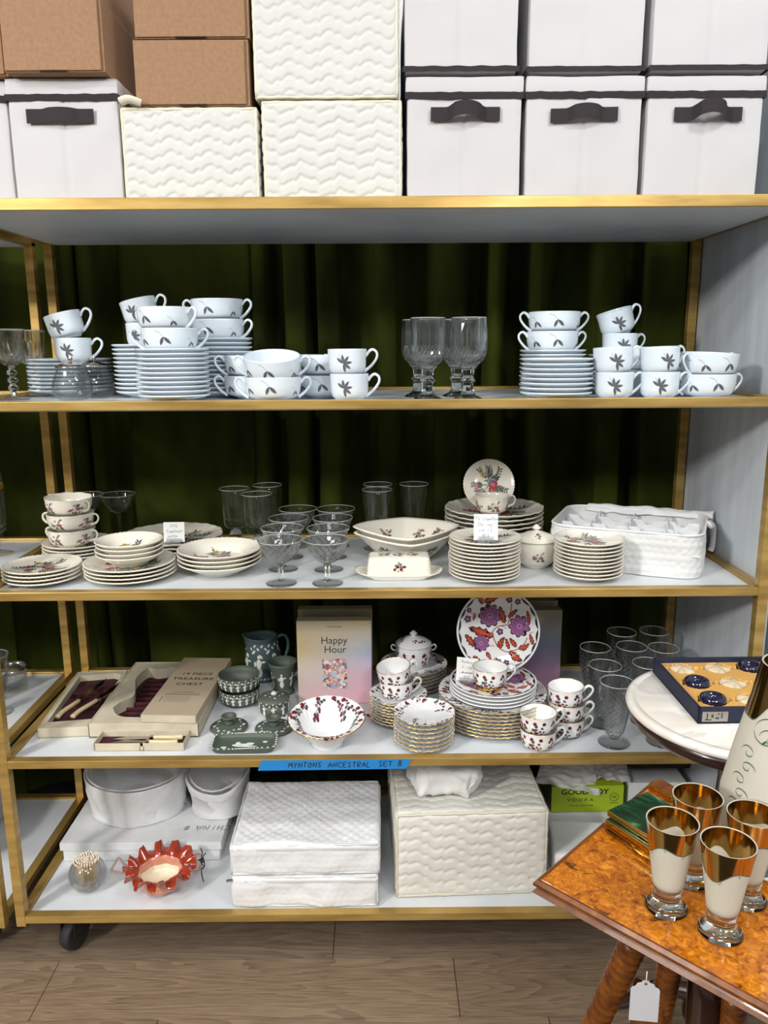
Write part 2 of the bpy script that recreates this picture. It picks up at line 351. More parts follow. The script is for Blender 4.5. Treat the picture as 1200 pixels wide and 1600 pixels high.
# single-stroke handwriting
G = {'A': [[(0, 0), (.4, 1), (.8, 0)], [(.15, .4), (.65, .4)]], 'C': [[(.8, .85), (.45, 1), (.1, .7), (.1, .3), (.45, 0), (.8, .15)]], 'E': [[(.7, 1), (.1, 1), (.1, 0), (.7, 0)], [(.1, .5), (.6, .5)]],
     'H': [[(.1, 0), (.1, 1)], [(.7, 0), (.7, 1)], [(.1, .5), (.7, .5)]], 'I': [[(.3, 0), (.3, 1)]], 'L': [[(.1, 1), (.1, 0), (.65, 0)]],
     'M': [[(0, 0), (.15, 1), (.42, .35), (.7, 1), (.85, 0)]], 'N': [[(.1, 0), (.1, 1), (.7, 0), (.7, 1)]], 'O': [[(.4, 1), (.1, .6), (.15, .15), (.4, 0), (.7, .3), (.68, .8), (.4, 1)]],
     'R': [[(.1, 0), (.1, 1), (.6, .95), (.6, .55), (.1, .5), (.7, 0)]], 'S': [[(.7, .9), (.35, 1), (.1, .75), (.6, .4), (.6, .1), (.3, 0), (.05, .1)]], 'T': [[(0, 1), (.8, 1)], [(.4, 1), (.4, 0)]],
     'Y': [[(.05, 1), (.4, .5), (.75, 1)], [(.4, .5), (.35, -.1)]], 'V': [[(0, 1), (.35, 0), (.75, 1)]], 'G': [[(.75, .85), (.4, 1), (.1, .6), (.2, .1), (.6, 0), (.75, .4), (.45, .4)]],
     'P': [[(.1, 0), (.1, 1), (.6, .9), (.6, .55), (.1, .45)]], 'D': [[(.1, 0), (.1, 1), (.6, .8), (.65, .25), (.1, 0)]], 'W': [[(0, 1), (.2, 0), (.42, .7), (.62, 0), (.85, 1)]],
     '8': [[(.4, .5), (.15, .75), (.4, 1), (.65, .78), (.4, .5), (.1, .25), (.4, 0), (.7, .25), (.4, .5)]], '1': [[(.3, 0), (.35, 1)]], '2': [[(.1, .8), (.4, 1), (.65, .75), (.1, 0), (.7, 0)]],
     '5': [[(.7, 1), (.2, 1), (.15, .55), (.55, .6), (.65, .25), (.4, 0), (.1, .1)]], '0': [[(.4, 1), (.1, .5), (.4, 0), (.7, .5), (.4, 1)]], '9': [[(.65, .7), (.35, .5), (.15, .75), (.4, 1), (.65, .7), (.55, 0)]],
     '$': [[(.7, .8), (.35, .9), (.1, .7), (.6, .35), (.5, .1), (.1, .15)], [(.38, 1.1), (.35, -.1)]], '"': [[(.2, 1), (.2, .8)], [(.4, 1), (.4, .8)]],
     'o': [[(.3, .5), (.08, .3), (.2, 0), (.5, .1), (.5, .4), (.3, .5)]], 'p': [[(.1, .5), (.08, -.4)], [(.1, .4), (.4, .5), (.5, .2), (.1, .05)]], 'e': [[(.1, .28), (.5, .32), (.35, .52), (.08, .3), (.2, 0), (.5, .08)]],
     'l': [[(.1, .1), (.35, .9), (.25, 1), (.2, .1), (.4, 0)]], 'a': [[(.5, .45), (.2, .5), (.08, .2), (.3, 0), (.5, .4), (.55, 0)]], 'n': [[(.08, 0), (.1, .5)], [(.1, .35), (.4, .5), (.5, 0)]],
     'd': [[(.5, .4), (.2, .45), (.1, .1), (.5, .1)], [(.55, 1), (.5, 0)]], 's': [[(.45, .45), (.15, .4), (.45, .15), (.1, 0)]], 't': [[(.25, .9), (.22, 0), (.4, .05)], [(.05, .6), (.45, .62)]],
     'r': [[(.1, 0), (.12, .5)], [(.12, .3), (.45, .5)]], 'i': [[(.15, .5), (.15, 0)]], 'g': [[(.5, .45), (.15, .45), (.1, .1), (.5, .1)], [(.5, .45), (.45, -.35), (.1, -.3)]], 'v': [[(.05, .5), (.25, 0), (.5, .5)]],
     'f': [[(.5, .95), (.25, .8), (.22, -.1)], [(.05, .5), (.45, .52)]], '#': [[(.2, 0), (.3, 1)], [(.5, 0), (.6, 1)], [(0, .35), (.75, .35)], [(.05, .7), (.8, .7)]], '&': [[(.7, 0), (.2, .75), (.4, 1), (.55, .75), (.1, .3), (.3, 0), (.7, .4)]]}
def hand(mb, s, x, y, h, wd, mat, fmap, rng, slant=.15, center=True):
    adv = h*.92
    if center: x -= sum((adv if c.isupper() or c.isdigit() else adv*.72) for c in s)/2
    for c in s:
        for st in G.get(c, []):
            pts = [(x+(a+b*slant)*h*.9+rng.uniform(-.04, .04)*h, y+b*h+rng.uniform(-.05, .05)*h) for a, b in st]
            mb.line(smoothp(pts, 2), wd, mat, fmap, 1)
        x += adv if c.isupper() or c.isdigit() else adv*.72

# printed shapes
def leafp(cx, cy, ln, wd, a, n=5):
    up = [(t, math.sin(PI*t)**.8*wd/2) for t in [i/n for i in range(n+1)]]
    pts = [(t*ln, h) for t, h in up]+[(t*ln, -h) for t, h in up[-2:0:-1]]
    c, s = math.cos(a), math.sin(a); return [(cx+x*c-y*s, cy+x*s+y*c) for x, y in pts]
def flowerp(cx, cy, r, k=5, a=0, dep=.3, n=None):
    n = n or k*3
    return [(cx+r*(1-dep+dep*abs(math.sin(k*t/2+a)))*math.cos(t), cy+r*(1-dep+dep*abs(math.sin(k*t/2+a)))*math.sin(t)) for t in [2*PI*i/n for i in range(n)]]
def jagleaf(cx, cy, ln, wd, a):
    prof = [(0, .05), (.12, .35), (.2, .2), (.35, .5), (.45, .3), (.62, .42), (.7, .24), (.85, .25), (1, 0)]
    pts = [(t*ln, h*wd) for t, h in prof]+[(t*ln, -h*wd) for t, h in prof[-2::-1]]
    c, s = math.cos(a), math.sin(a); return [(cx+x*c-y*s, cy+x*s+y*c) for x, y in pts]
def spray(mb, fm, cx, cy, R, rng, dens=1.0, ink='ink_olive'):           # garden flower spray
    for i in range(int(9*dens)):
        a = rng.uniform(0, 2*PI); l = R*rng.uniform(.55, 1); b = rng.uniform(-.5, .5)
        pts = [(cx+l*t*math.cos(a+b*t), cy+l*t*math.sin(a+b*t)) for t in [q/10 for q in range(11)]]
        mb.line(pts, R*.026, ink, fm)
        for t in (.45, .6, .72, .84, .95):
            for sg in (-1, 1):
                mb.ink(leafp(cx+l*t*math.cos(a+b*t), cy+l*t*math.sin(a+b*t), R*.19, R*.07, a+b*t+sg*.9, 3), rng.choice([ink, 'ink_grey', 'ink_green', 'ink_dark']), fm, 1)
    for k, (nm, nm2, rr) in enumerate([('ink_red', 'ink_rose', .25), ('ink_blue', 'ink_grey', .21), ('ink_yellow', 'ink_olive', .15), ('ink_red', 'ink_rose', .14), ('ink_rose', 'ink_red', .12), ('ink_yellow', 'ink_olive', .12)]):
        a = k*1.05+rng.uniform(-.2, .2); d = R*(.22 if k < 2 else .62); x, y = cx+d*math.cos(a), cy+d*math.sin(a)
        mb.ink(flowerp(x, y, R*rr, 6), nm, fm, 2); mb.ink(flowerp(x, y, R*rr*.45, 5, .5), nm2, fm, 3)
        for j in range(3): mb.ink(leafp(x, y, R*rr*1.9, R*.07, rng.uniform(0, 2*PI), 3), rng.choice(['ink_dark', 'ink_green', 'ink_olive']), fm, 1)
def ivy(mb, fm, x, y, s, a, rng):           # burgundy and slate ivy trail
    pts = []; px_, py_ = x, y
    for i in range(6):
        pts.append((px_, py_)); a += rng.uniform(-.5, .5); px_ += s*.5*math.cos(a); py_ += s*.5*math.sin(a)
    mb.line(pts, s*.07, 'ink_slate', fm)
    for i, (u, v_) in enumerate(pts):
        for j in range(2):
            b = a+rng.choice((-1, 1))*rng.uniform(.7, 1.6)
            q = (u+s*.3*math.cos(b), v_+s*.3*math.sin(b))
            mb.ink(flowerp(q[0], q[1], s*rng.uniform(.17, .3), 5, rng.random(), .45, 10), rng.choice(['ink_burgundy', 'ink_slate', 'ink_dark', 'ink_burgundy']), fm, 1)

# ================================================================ THE SETTING
W, D, T = 1.62, 0.5177, 0.0217
ZS = [0.0, 0.3914, 0.7787, 1.1758, 1.5564]      # tops of the shelf rails
ZB = [z-.006 for z in ZS]                         # tops of the boards
FL = -0.14                                        # floor height
def struct(o): o['kind'] = 'structure'; return o
rng = random.Random(11)
fl = MB(); fl.box((0, -1.75, FL-.0225), (5.6, 5.9, .02), 'oak_0'); fl.box((.6, -.3, FL-.0115), (4.3, 2.8, .002), 'slot_dark'); flo = struct(fl.build('floor'))
rows = [(-.51, [-1.5, -.4, .9, 2.6]), (-.327, [-1.5, .06-.6, 1.15, 2.6]), (-.144, [-1.5, .337-1.2, .337, 1.18, 2.6]), (.024, [-1.5, .058, .99, 2.6]), (.207, [-1.5, -.3, .704, 2.6]),
        (.39, [-1.5, .3, 1.5, 2.6]), (.573, [-1.5, .8, 2.6]), (-.693, [-1.5, .2, 1.4, 2.6]), (-.876, [-1.5, .7, 2.6])]
ys = sorted(r[0] for r in rows)
for y1, xs in rows:
    i = ys.index(y1); y0 = ys[i-1] if i else y1-.183
    for a, b in zip(xs, xs[1:]):
        p = MB(); p.box(((a+b)/2, (y0+y1)/2, 0), (b-a-.0016, y1-y0-.0014, .0098), 'oak_%d' % rng.randrange(3), .0006)
        p.build('plank', flo, (0, 0, FL-.0049))
q = MB(); q.box((.6, 1.02, 1.1), (4.4, .04, 2.6), 'wall_paint'); struct(q.build('wall_back'))
q = MB(); q.box((2.02, 0, 1.1), (.04, 2.1, 2.6), 'wall_paint'); struct(q.build('wall_right'))

q = MB(); q.box((0, -1.6, 2.87), (5.6, 6.4, .06), 'wall_paint'); struct(q.build('ceiling'))
q = MB(); q.box((0, -4.6, 1.36), (5.6, .06, 3.0), 'far_wall'); struct(q.build('wall_front'))
q = MB(); q.box((-2.75, -1.6, 1.36), (.06, 6.2, 3.0), 'far_wall'); struct(q.build('wall_left'))
q = MB(); q.box((2.75, -2.9, 1.36), (.06, 3.4, 3.0), 'far_wall'); struct(q.build('wall_right_front'))
# curtain: flat bright folds standing forward of deep narrow ones
CY = D+.07
bright = []
bands = [(-80, -40), (-18, 12), (100, 118), (127, 150), (197, 388), (392, 414), (444, 477), (495, 530), (589, 622), (684, 731), (770, 792), (835, 860), (938, 977), (1007, 1066), (1090, 1120)]
wb = []
for a, b in bands:
    wb.append((ony(a, 520, CY).x, ony(b, 520, CY).x))
wb = [(-1.15, -1.0), (-.93, -.8), (-.72, -.5), (-.44, -.25)]+[t for t in wb if t[0] > -.2]+[(wb[-1][1]+.05, wb[-1][1]+.12)]
pts = []
for i, (a, b) in enumerate(wb):
    e = .006
    pts += [(a, .012), (a+e, .002), ((a+b)/2, -.004 if b-a < .1 else .004), (b-e, .002), (b, .012)]
    if i < len(wb)-1:
        c = wb[i+1][0]; g = c-b
        pts += [(b+.004, .03), (b+g*.3, .085), (c-g*.3, .09), (c-.004, .035)]
pts.sort(); fold = smoothp(pts, 3)
vs, fs = [], []; zz = [-.05+i*.045 for i in range(41)]
for z in zz:
    for x, y in fold:
        s = .006*noise.noise(Vector((x*2.2, z*1.3, 0)))
        vs.append((x+.018*noise.noise(Vector((z*1.1, x*1.5, 3)))*1.2, CY+y*(1+.15*math.sin(z*3+x*9))+s, z))
n = len(fold)
for j in range(len(zz)-1):
    for i in range(n-1): fs.append((j*n+i, j*n+i+1, (j+1)*n+i+1, (j+1)*n+i))
q = MB(); q.add(vs, fs, 'velvet'); cur = tag(q.build('curtain'), 'dark olive green velvet curtain in deep folds behind the shelving', 'curtain')

# ---------------------------------------------------------------- shelving
def shelving(name, label, x0, dz, full, loc=(0, 0, 0)):
    t = thing(name, label, 'shelving', (x0, 0, FL), group=None)
    def P(nm, mb): return mb.build(nm, t, (-x0, 0, -FL))
    Wl = W if full else 1.0
    xa, xb = (0, W) if full else (-1.0, 0)
    for px_, xr in (('l', xa-T/2), ('r', xb+T/2)):
        for yy in (T/2, D-T/2):
            m = MB(); m.box((xr, yy, (ZS[4]-.0165-.02)/2+dz), (T, T, ZS[4]-.0+.0165), 'gold_paint', .001); P('post', m)
    for i, z in enumerate(ZS):
        z += dz
        m = MB(); m.box(((xa+xb)/2, D/2, z-.0135), (xb-xa-.001, D-.012, .014), 'laminate', .0008); P('shelf_board', m)
        for yy in (T/2-.0004, D-T/2):
            m = MB(); m.box(((xa+xb)/2, yy, z-.0065*0-T*.42), (xb-xa+(2*T if i == 4 else -.0004), T, T*.84 if i < 4 else T), 'gold_paint', .001)
            m2 = P('rail', m)
        for xr in (xa-T/2, xb+T/2):
            m = MB(); m.box((xr, D/2, z-T*.42), (T*.98, D-2*T, T*.84), 'gold_paint', .001); P('side_rail', m)
    return t
un = shelving('shelving_unit', 'tall gold painted metal shelving with five white shelves, filling the picture', 0, 0, True)
nb = shelving('shelving_unit', 'neighbouring gold framed shelving just visible at the left edge', -T*2-.027, -.004, False)
for c in nb.children: c.location.x = 0-nb.location.x-T*2-.027
def caster(par, x, y, ang):
    t = bpy.data.objects.new('caster', None); COL.objects.link(t); t.parent = par; t.location = (x-par.location.x, y, FL-par.location.z+.0)
    t.rotation_euler = (0, 0, ang)
    m = MB(); m.box((0, 0, .117), (.06, .06, .006), 'iron', .002); m.lathe([(0, .112), (.022, .112), (.026, .104), (.02, .098), (0, .098)], 20, 'iron')
    m.box((-.012, -.021, .072), (.05, .003, .062), 'iron', .001); m.box((-.012, .021, .072), (.05, .003, .062), 'iron', .001); m.box((.002, 0, .1), (.05, .044, .004), 'iron', .001)
    o = m.build('fork'); o.parent = t
    m = MB(); R_ = Matrix.Translation((-.016, 0, .038)) @ Matrix.Rotation(PI/2, 4, 'X')
    m.lathe([(0, .013), (.012, .014), (.02, .012), (.030, .014), (.036, .012), (.038, .006), (.038, -.006), (.036, -.012), (.030, -.014), (.02, -.012), (.012, -.014), (0, -.013)], 32, 'rubber', M=R_)
    o = m.build('wheel'); o.parent = t
for x, y, a in ((.085, .085, 1.15), (W-.07, .085, .6), (.07, D-.07, .4), (W-.07, D-.07, 2)): caster(un, x, y, a)
for x, y, a in ((-.13, .085, .9),): caster(nb, x, y, a)
# painted end board standing just outside the right posts
q = MB(); q.box((W+T+.012, D/2+.025, .78), (.016, D+.035-.05, 1.84), 'painted_board', .001)
tag(q.build('end_board'), 'pale grey painted board closing the right end of the gold shelving', 'board')
tag(MB().box((W+T+.05, .22, .98), (.03, .5, 2.2), 'wall_paint', .002).build('partition_panel'), 'light blue grey panel standing right of the gold shelving', 'panel')

# ================================================================ KINDS OF CHINA AND GLASS
def plate_prof(R, H, f=.55, w_=.62, th=.0032, rim=.0016, soup=0):
    wz = .0035+th
    top = [(0, wz-.0004), (w_*R*.7, wz-.0002), (w_*R, wz+.0008), (w_*R+.004, wz+.0025+soup), (R*.86, H*.66+th*.5+soup*.3), (R-.003, H-.0005), (R-.0006, H+rim*.4)]
    bot = [(0, .0035), (f*R-.003, .0035), (f*R-.002, 0), (f*R+.0012, 0), (f*R+.0025, .0032), (w_*R+.003, .0045+soup*.4), (R*.86, H*.66-th*.5+soup*.3), (R-.002, H-th), (R+.0005, H-.0012)]
    return bot, top
def plate(R, H, matn, seg=64, gilt=None, mod=None, deco=None, **kw):
    m = MB(); bot, top = plate_prof(R, H, **kw); pr_ = bot+top[::-1]
    ms = [matn]*(len(pr_)-1)
    if gilt: ms[len(bot)-1] = gilt
    m.lathe(pr_, seg, ms, mod)
    if deco:
        f = interp([(r, z) for r, z in top]+[(R+.01, top[-1][1])])
        deco(m, lambda x, y, off: (x, y, f(math.hypot(x, y))+off))
    return m
def gad(n, amp=.0006, R=.1, rise=.0005):      # rope edge near the rim only
    return lambda t, r, z, i: (r+(amp*math.cos(n*t) if r > R*.97 else 0), z+(rise*math.cos(n*t) if r > R*.97 else 0))
def scal(n, R, amp=.003):
    return lambda t, r, z, i: (r*(1+(amp/R)*(abs(math.cos(n*t/2))-.6)*max(0, (r/R-.75)*4)), z+.0006*math.cos(n*2*t)*(r > R*.97))
def swirl(n, R, amp=.0006, k=8, r0=.45):
    return lambda t, r, z, i: (r+(amp*1.2*math.cos(n*t) if r > R*.95 else 0), z+amp*math.cos(n*t+k*r/R*2)*min(1, max(0, (r/R-r0)*4)))
def cup_handle(mb, R, h, matn, rt=.0026, sgn=1, sc=1.0, droop=True):
    P_ = [(R-.001, h*.74), (R+.006*sc, h*.90), (R+.014*sc, h*.97), (R+.022*sc, h*.86), (R+.0215*sc, h*.66), (R+.012*sc, h*.42), (R+.002*sc, h*.26), (R-.006, h*.16)]
    if not droop: P_ = [(R-.0015, h*.82), (R+.008*sc, h*.93), (R+.019*sc, h*.86), (R+.022*sc, h*.66), (R+.016*sc, h*.46), (R+.006, h*.38), (R-.003, h*.32)]
    mb.tube([(sgn*x, 0, z) for x, z in smoothp(P_, 4)], lambda t: rt*(1.15-.3*math.sin(PI*t)), matn, 8, flat=1.4)
def cup(name, R, h, bot, matn, handles=1, deco=None, mod=None, gilt=None, hscale=1.0, droop=True, seg=56, thin=.0017, flare=0, base_r=None):
    base_r = base_r or R*.62
    o_ = [(0, .003), (base_r-.004, .003), (base_r-.003, 0), (base_r, 0), (base_r+.0008, .003)]
    wall = [(R*.86, h*.16*bot), (R*.955, h*.34*bot), (R-.001, h*.62), (R-.0004+flare*.3, h*.86), (R+flare, h-.001)]
    inn = [(R-.001+flare, h), (R-thin+flare, h-.0012), (R-thin-.0005+flare*.3, h*.86), (R-thin-.001, h*.62), (R*.955-thin-.001, h*.36*bot), (R*.80, h*.2*bot), (base_r*.7, .0065), (0, .006)]
    outer = smoothp(o_[-1:]+wall, 3); pr_ = o_[:-1]+outer+inn[:1]+smoothp(inn[1:], 2)
    ms = [matn]*(len(pr_)-1)
    if gilt: ms[len(o_)-1+len(outer)-1] = gilt; ms[len(o_)-1+len(outer)] = gilt
    t = bpy.data.objects.new(name, None); COL.objects.link(t); t.empty_display_size = .02
    m = MB(); m.lathe(pr_, seg, ms, mod)
    if deco:
        f = interp([(z, r) for r, z in outer])
        deco(m, lambda u, v, off: ((f(v)+off)*math.cos(u), (f(v)+off)*math.sin(u), v), R)
    b = m.build('bowl', t)
    for k in range(handles):
        m = MB(); cup_handle(m, R-.001, h, matn, sgn=1 if k == 0 else -1, sc=hscale, droop=droop); m.build('handle', t)
    return t
# --- pale blue set
def palm(m, fm, R, u0, v0, s, n=6):
    for i in range(n):
        a = -1.9+i*(3.9/(n-1)) + .5
        for k, (nm, wd) in enumerate((('ink_grey', .34), ('ink_dark', .07))):
            q = leafp(0, 0, s*(1 if k == 0 else .9), s*wd, a, 6)
            m.ink([(u0+x/R, v0+y) for x, y in q], nm, fm, k)
    m.line([(u0, v0), (u0-s*.25/R, v0+s*.5), (u0-s*.55/R, v0+s*1.0)], s*.06, 'ink_grey', fm)
def twin(m, fm, R, u0, v0, s):
    for a, l in ((-2.0, 1.0), (-.75, 1.15)):
        for k, (nm, wd) in enumerate((('ink_grey', .4), ('ink_dark', .1))):
            m.ink([(u0+x/R, v0+y) for x, y in leafp(0, 0, s*l*(1 if k == 0 else .9), s*wd, a)], nm, fm, k)
    m.line([(u0, v0), (u0-s*.4/R, v0+s*.45), (u0-s*.95/R, v0+s*.65)], s*.05, 'ink_grey', fm)
def blue_deco(m, fm, R):
    palm(m, fm, R, -PI/2-.25, .027, .0185); palm(m, fm, R, PI/2-.2, .027, .0185)
def boui_deco(m, fm, R):
    twin(m, fm, R, -PI/2-.12, .032, .0185); twin(m, fm, R, -PI/2+.95, .022, .012); twin(m, fm, R, PI/2, .032, .0185); twin(m, fm, R, -PI/2-1.0, .028, .016)
BC = Kind(lambda: cup('coffee_cup', .040, .056, 1.0, 'blue_porcelain', 1, blue_deco, base_r=.026), 'cup')
BB = Kind(lambda: cup('soup_cup', .058, .050, 1.25, 'blue_porcelain', 2, boui_deco, base_r=.031, hscale=.9), 'cup')
BP = Kind(mkmesh('saucer', lambda: plate(.0745, .0150, 'blue_porcelain', 64, rim=.002)), 'saucer')
BPL = Kind(mkmesh('dessert_plate', lambda: plate(.097, .0160, 'blue_porcelain', 72)), 'plate')
# --- cream flowered set
def cdeco(R, seed, k=.74, dens=1.2):
    def g(m, fm): spray(m, fm, 0, 0, R*k, random.Random(seed), dens)
    return g
def ckind(name, R, H, seed, n, cat='plate', **kw):
    md = kw.pop('mod', gad(n, .0007, R))
    return (Kind(mkmesh(name, lambda: plate(R, H, 'cream_china', 96, mod=md, **kw)), cat), Kind(mkmesh(name, lambda: plate(R, H, 'cream_china', 96*2 if R > .09 else 144, mod=md, deco=cdeco(R, seed), **kw)), cat))
CS = ckind('side_plate', .083, .0155, 1, 48)
CD = ckind('luncheon_plate', .100, .0165, 2, 56)
CF = ckind('fruit_bowl', .0735, .028, 3, 44, 'bowl', f=.5, w_=.55, soup=.004)
CSO = ckind('soup_plate', .095, .030, 4, 52, 'plate', f=.48, w_=.55, soup=.006)
CP = ckind('dinner_plate', .127, .021, 5, 60, mod=scal(12, .127))
CB = ckind('bread_plate', .079, .0140, 6, 46)
CFS = ckind('fruit_saucer', .0755, .0165, 7, 44, 'saucer')
def cream_cup_deco(m, fm, R, s=.023, us=(-PI/2-.1, -PI/2+1.2, -PI/2-1.4, PI/2)):
    r_ = random.Random(8)
    for u in us:
        f2 = lambda x, y, off, u=u: fm(u+x/R, max(.004, min(.041, .022+y*.75)), off)
        spray(m, f2, 0, 0, s, r_, .8, 'ink_dark')
CC2 = Kind(lambda: cup('soup_cup', .055, .044, 1.35, 'cream_china', 2, cream_cup_deco, gad(46, .0006, .0545), hscale=.8, droop=False, base_r=.034, thin=.0024, flare=.001), 'cup')
CC1 = Kind(lambda: cup('teacup', .042, .048, 1.2, 'cream_china', 1, cream_cup_deco, gad(40, .0006, .0415), hscale=.9, droop=False, base_r=.024, thin=.0022, flare=.002), 'cup')
# --- gold-edged ivy set
def ideco(R, seed, dens=10, r1=.84, s=None):
    def g(m, fm):
        r_ = random.Random(seed); s_ = s or max(.013, R*.13)
        for k in range(dens):
            a = 2*PI*k/dens+r_.uniform(-.15, .15)
            ivy(m, fm, R*r1*math.cos(a), R*r1*math.sin(a), s_, a+PI+r_.choice((-1, 1))*r_.uniform(.6, 1.5), r_)
            x, y = R*(r1+.05)*math.cos(a+.12), R*(r1+.05)*math.sin(a+.12)
            m.ink(flowerp(x, y, s_*.42, 5, r_.random(), .35), 'ink_burgundy', fm, 2); m.ink(flowerp(x, y, s_*.16, 5), 'ink_red', fm, 3)
    return g
def ikind(name, R, H, seed, dens, cat='plate', n=32, s=None, **kw):
    return (Kind(mkmesh(name, lambda: plate(R, H, 'white_china', 128, gilt='gilt_edge', mod=swirl(n, R), **kw)), cat),
            Kind(mkmesh(name, lambda: plate(R, H, 'white_china', 160, gilt='gilt_edge', mod=swirl(n, R), deco=ideco(R, seed, dens, s=s), **kw)), cat))
ISA = ikind('saucer', .0705, .0180, 21, 9, 'saucer', 26, f=.42, w_=.40)
ISB = ikind('saucer', .0700, .0165, 22, 9, 'saucer', 26, f=.45, w_=.42)
IDP = ikind('dinner_plate', .130, .0200, 23, 18, 'plate', 44)
IPB = ikind('side_plate', .090, .0170, 24, 12, 'plate', 34)
def ivy_cup_deco(m, fm, R, h=.036):
    r_ = random.Random(31)
    for k in range(12):
        u = 2*PI*k/12+r_.uniform(-.1, .1); v = r_.uniform(.024, h)
        f2 = lambda x, y, off, u=u, v=v: fm(u+x/R, max(.004, min(.046, v+y)), off)
        ivy(m, f2, 0, 0, .0165, -PI/2+r_.uniform(-.9, .9), r_)
        f3 = lambda x, y, off, u=u: fm(u+x/R, .036+y, off)
        m.ink(flowerp(0, 0, .0050, 5, .3, .35), 'ink_burgundy', f3, 2)
tw = lambda t, r, z, i: (r*(1+.010*math.cos(22*(t+z*14))*(z > .004)*(z < .046)), z)
IC = Kind(lambda: cup('teacup', .0405, .049, 1.25, 'white_china', 1, ivy_cup_deco, tw, 'gilt_edge', hscale=.95, base_r=.023, seg=132, flare=.0012), 'cup')
# --- purple flowered plates
def purple_deco(R):
    def g(m, fm):
        K = R/.105; 
        for i in range(20):         # wavy dark border inside the rim
            a0, a1 = 2*PI*i/20, 2*PI*(i+1)/20
            q = [(R*.955*math.cos(a0+(a1-a0)*j/5), R*.955*math.sin(a0+(a1-a0)*j/5)) for j in range(6)]
            q += [(R*(.955-.045*math.sin(PI*j/5)-.008)*math.cos(a0+(a1-a0)*j/5), R*(.955-.045*math.sin(PI*j/5)-.008)*math.sin(a0+(a1-a0)*j/5)) for j in range(5, -1, -1)]
            m.ink(q, 'ink_black', fm, 0)
        def pe(x, y, r, k=9):
            m.ink(flowerp(x, y, r*1.05, k, 0, .22, k*6), 'ink_black', fm, 2)
            for rr, kk, c in ((.98, k, 'ink_plum'), (.92, k, 'ink_purple'), (.62, 7, 'ink_plum'), (.56, 7, 'ink_purple'), (.34, 5, 'ink_plum'), (.28, 5, 'ink_mauve'), (.12, 5, 'ink_plum')):
                L_ = {.98: 3, .92: 4, .62: 5, .56: 6, .34: 7, .28: 8, .12: 9}[rr]
                m.ink(flowerp(x, y, r*rr, kk, 0 if kk == k else .6, .22, kk*6), c, fm, L_)
        def lf(x, y, l, wd, a):
            m.ink(jagleaf(x, y, l*1.04, wd*1.12, a), 'ink_black', fm, 2); m.ink(jagleaf(x+.02*l*math.cos(a), y+.02*l*math.sin(a), l*.95, wd*.92, a), 'ink_brick', fm, 3)
            m.ink(leafp(x+.1*l*math.cos(a), y+.1*l*math.sin(a), l*.7, wd*.32, a), 'ink_rust', fm, 4)
        P_ = lambda x, y: ((x-586)/455*R, -(y-535)/455*R)     # sketch units to the plate's own plane
        def S_(pts, wd=.0022): m.line(smoothp([P_(*p) for p in pts], 4), wd*K, 'ink_brick', fm, 1)
        S_([(680, 770), (600, 730), (545, 640), (530, 540), (600, 490), (690, 480)]); S_([(690, 480), (720, 400), (740, 260)]); S_([(680, 770), (800, 740), (870, 680), (900, 620)])
        S_([(350, 340), (300, 340), (270, 260)], .0014); S_([(740, 260), (700, 140)], .0014); S_([(540, 700), (440, 690)], .0016); S_([(620, 480), (680, 520)], .0014); S_([(920, 580), (970, 560)], .0014)
        for x, y, l, wd, a in ((440, 225, 165, 90, 22), (420, 245, 120, 60, 110), (660, 460, 190, 80, 105), (700, 400, 130, 55, 40), (530, 600, 280, 110, 158), (330, 700, 170, 80, 128), (570, 710, 130, 60, 50),
                                (600, 730, 120, 60, 75), (700, 740, 120, 50, 105), (780, 720, 120, 60, 125), (800, 740, 110, 60, 20), (840, 760, 110, 50, 45), (700, 760, 170, 80, -42), (930, 460, 130, 50, 100),
                                (960, 700, 120, 50, 105), (720, 830, 120, 60, -15), (340, 350, 70, 40, -110), (450, 760, 90, 50, -60), (300, 800, 110, 60, -40)):
            u, v = P_(x, y); lf(u, v, l/455*R, wd/455*R, math.radians(a))
        for x, y, r in ((500, 370, 125), (820, 495, 118), (395, 665, 90)): pe(*P_(x, y), r/455*R)
        for x, y, r in ((715, 205, 38), (808, 230, 36), (272, 305, 30), (255, 400, 42), (605, 548, 40), (660, 880, 36), (560, 880, 60)):
            u, v = P_(x, y); r = r/455*R; m.ink(flowerp(u, v, r, 5, 0, .3, 20), 'ink_black', fm, 4); m.ink(flowerp(u, v, r*.82, 5, 0, .3, 20), 'ink_plum', fm, 5); m.ink(flowerp(u, v, r*.35, 5, 0, .2), 'ink_mauve', fm, 6)
    return g
PP = (Kind(mkmesh('salad_plate', lambda: plate(.104, .0130, 'white_china', 96, f=.56, w_=.66)), 'plate'),
      Kind(mkmesh('salad_plate', lambda: plate(.104, .0130, 'white_china', 128, f=.56, w_=.66, deco=purple_deco(.104))), 'plate'))

# --- glass
def glass_parts(name, parts):
    def mk():
        t = bpy.data.objects.new(name, None); COL.objects.link(t); t.empty_display_size = .02
        for nm, f in parts: f().build(nm, t)
        return t
    return mk
def RIM(r, z, t=.0007, m_='rim_glint_glass'): return lambda: MB().lathe([(r-t, z), (r-t*.6, z+t*.7), (r, z+t), (r+t*.6, z+t*.7), (r+t, z), (r+t*.6, z-t*.7), (r, z-t), (r-t*.6, z-t*.7), (r-t, z)], 64, m_)  # bead added on the glass lip to imitate its bright highlight
def LZ(prof, seg, m_, mod=None, smooth=True): return lambda: MB().lathe(prof, seg, m_, mod, None, smooth)
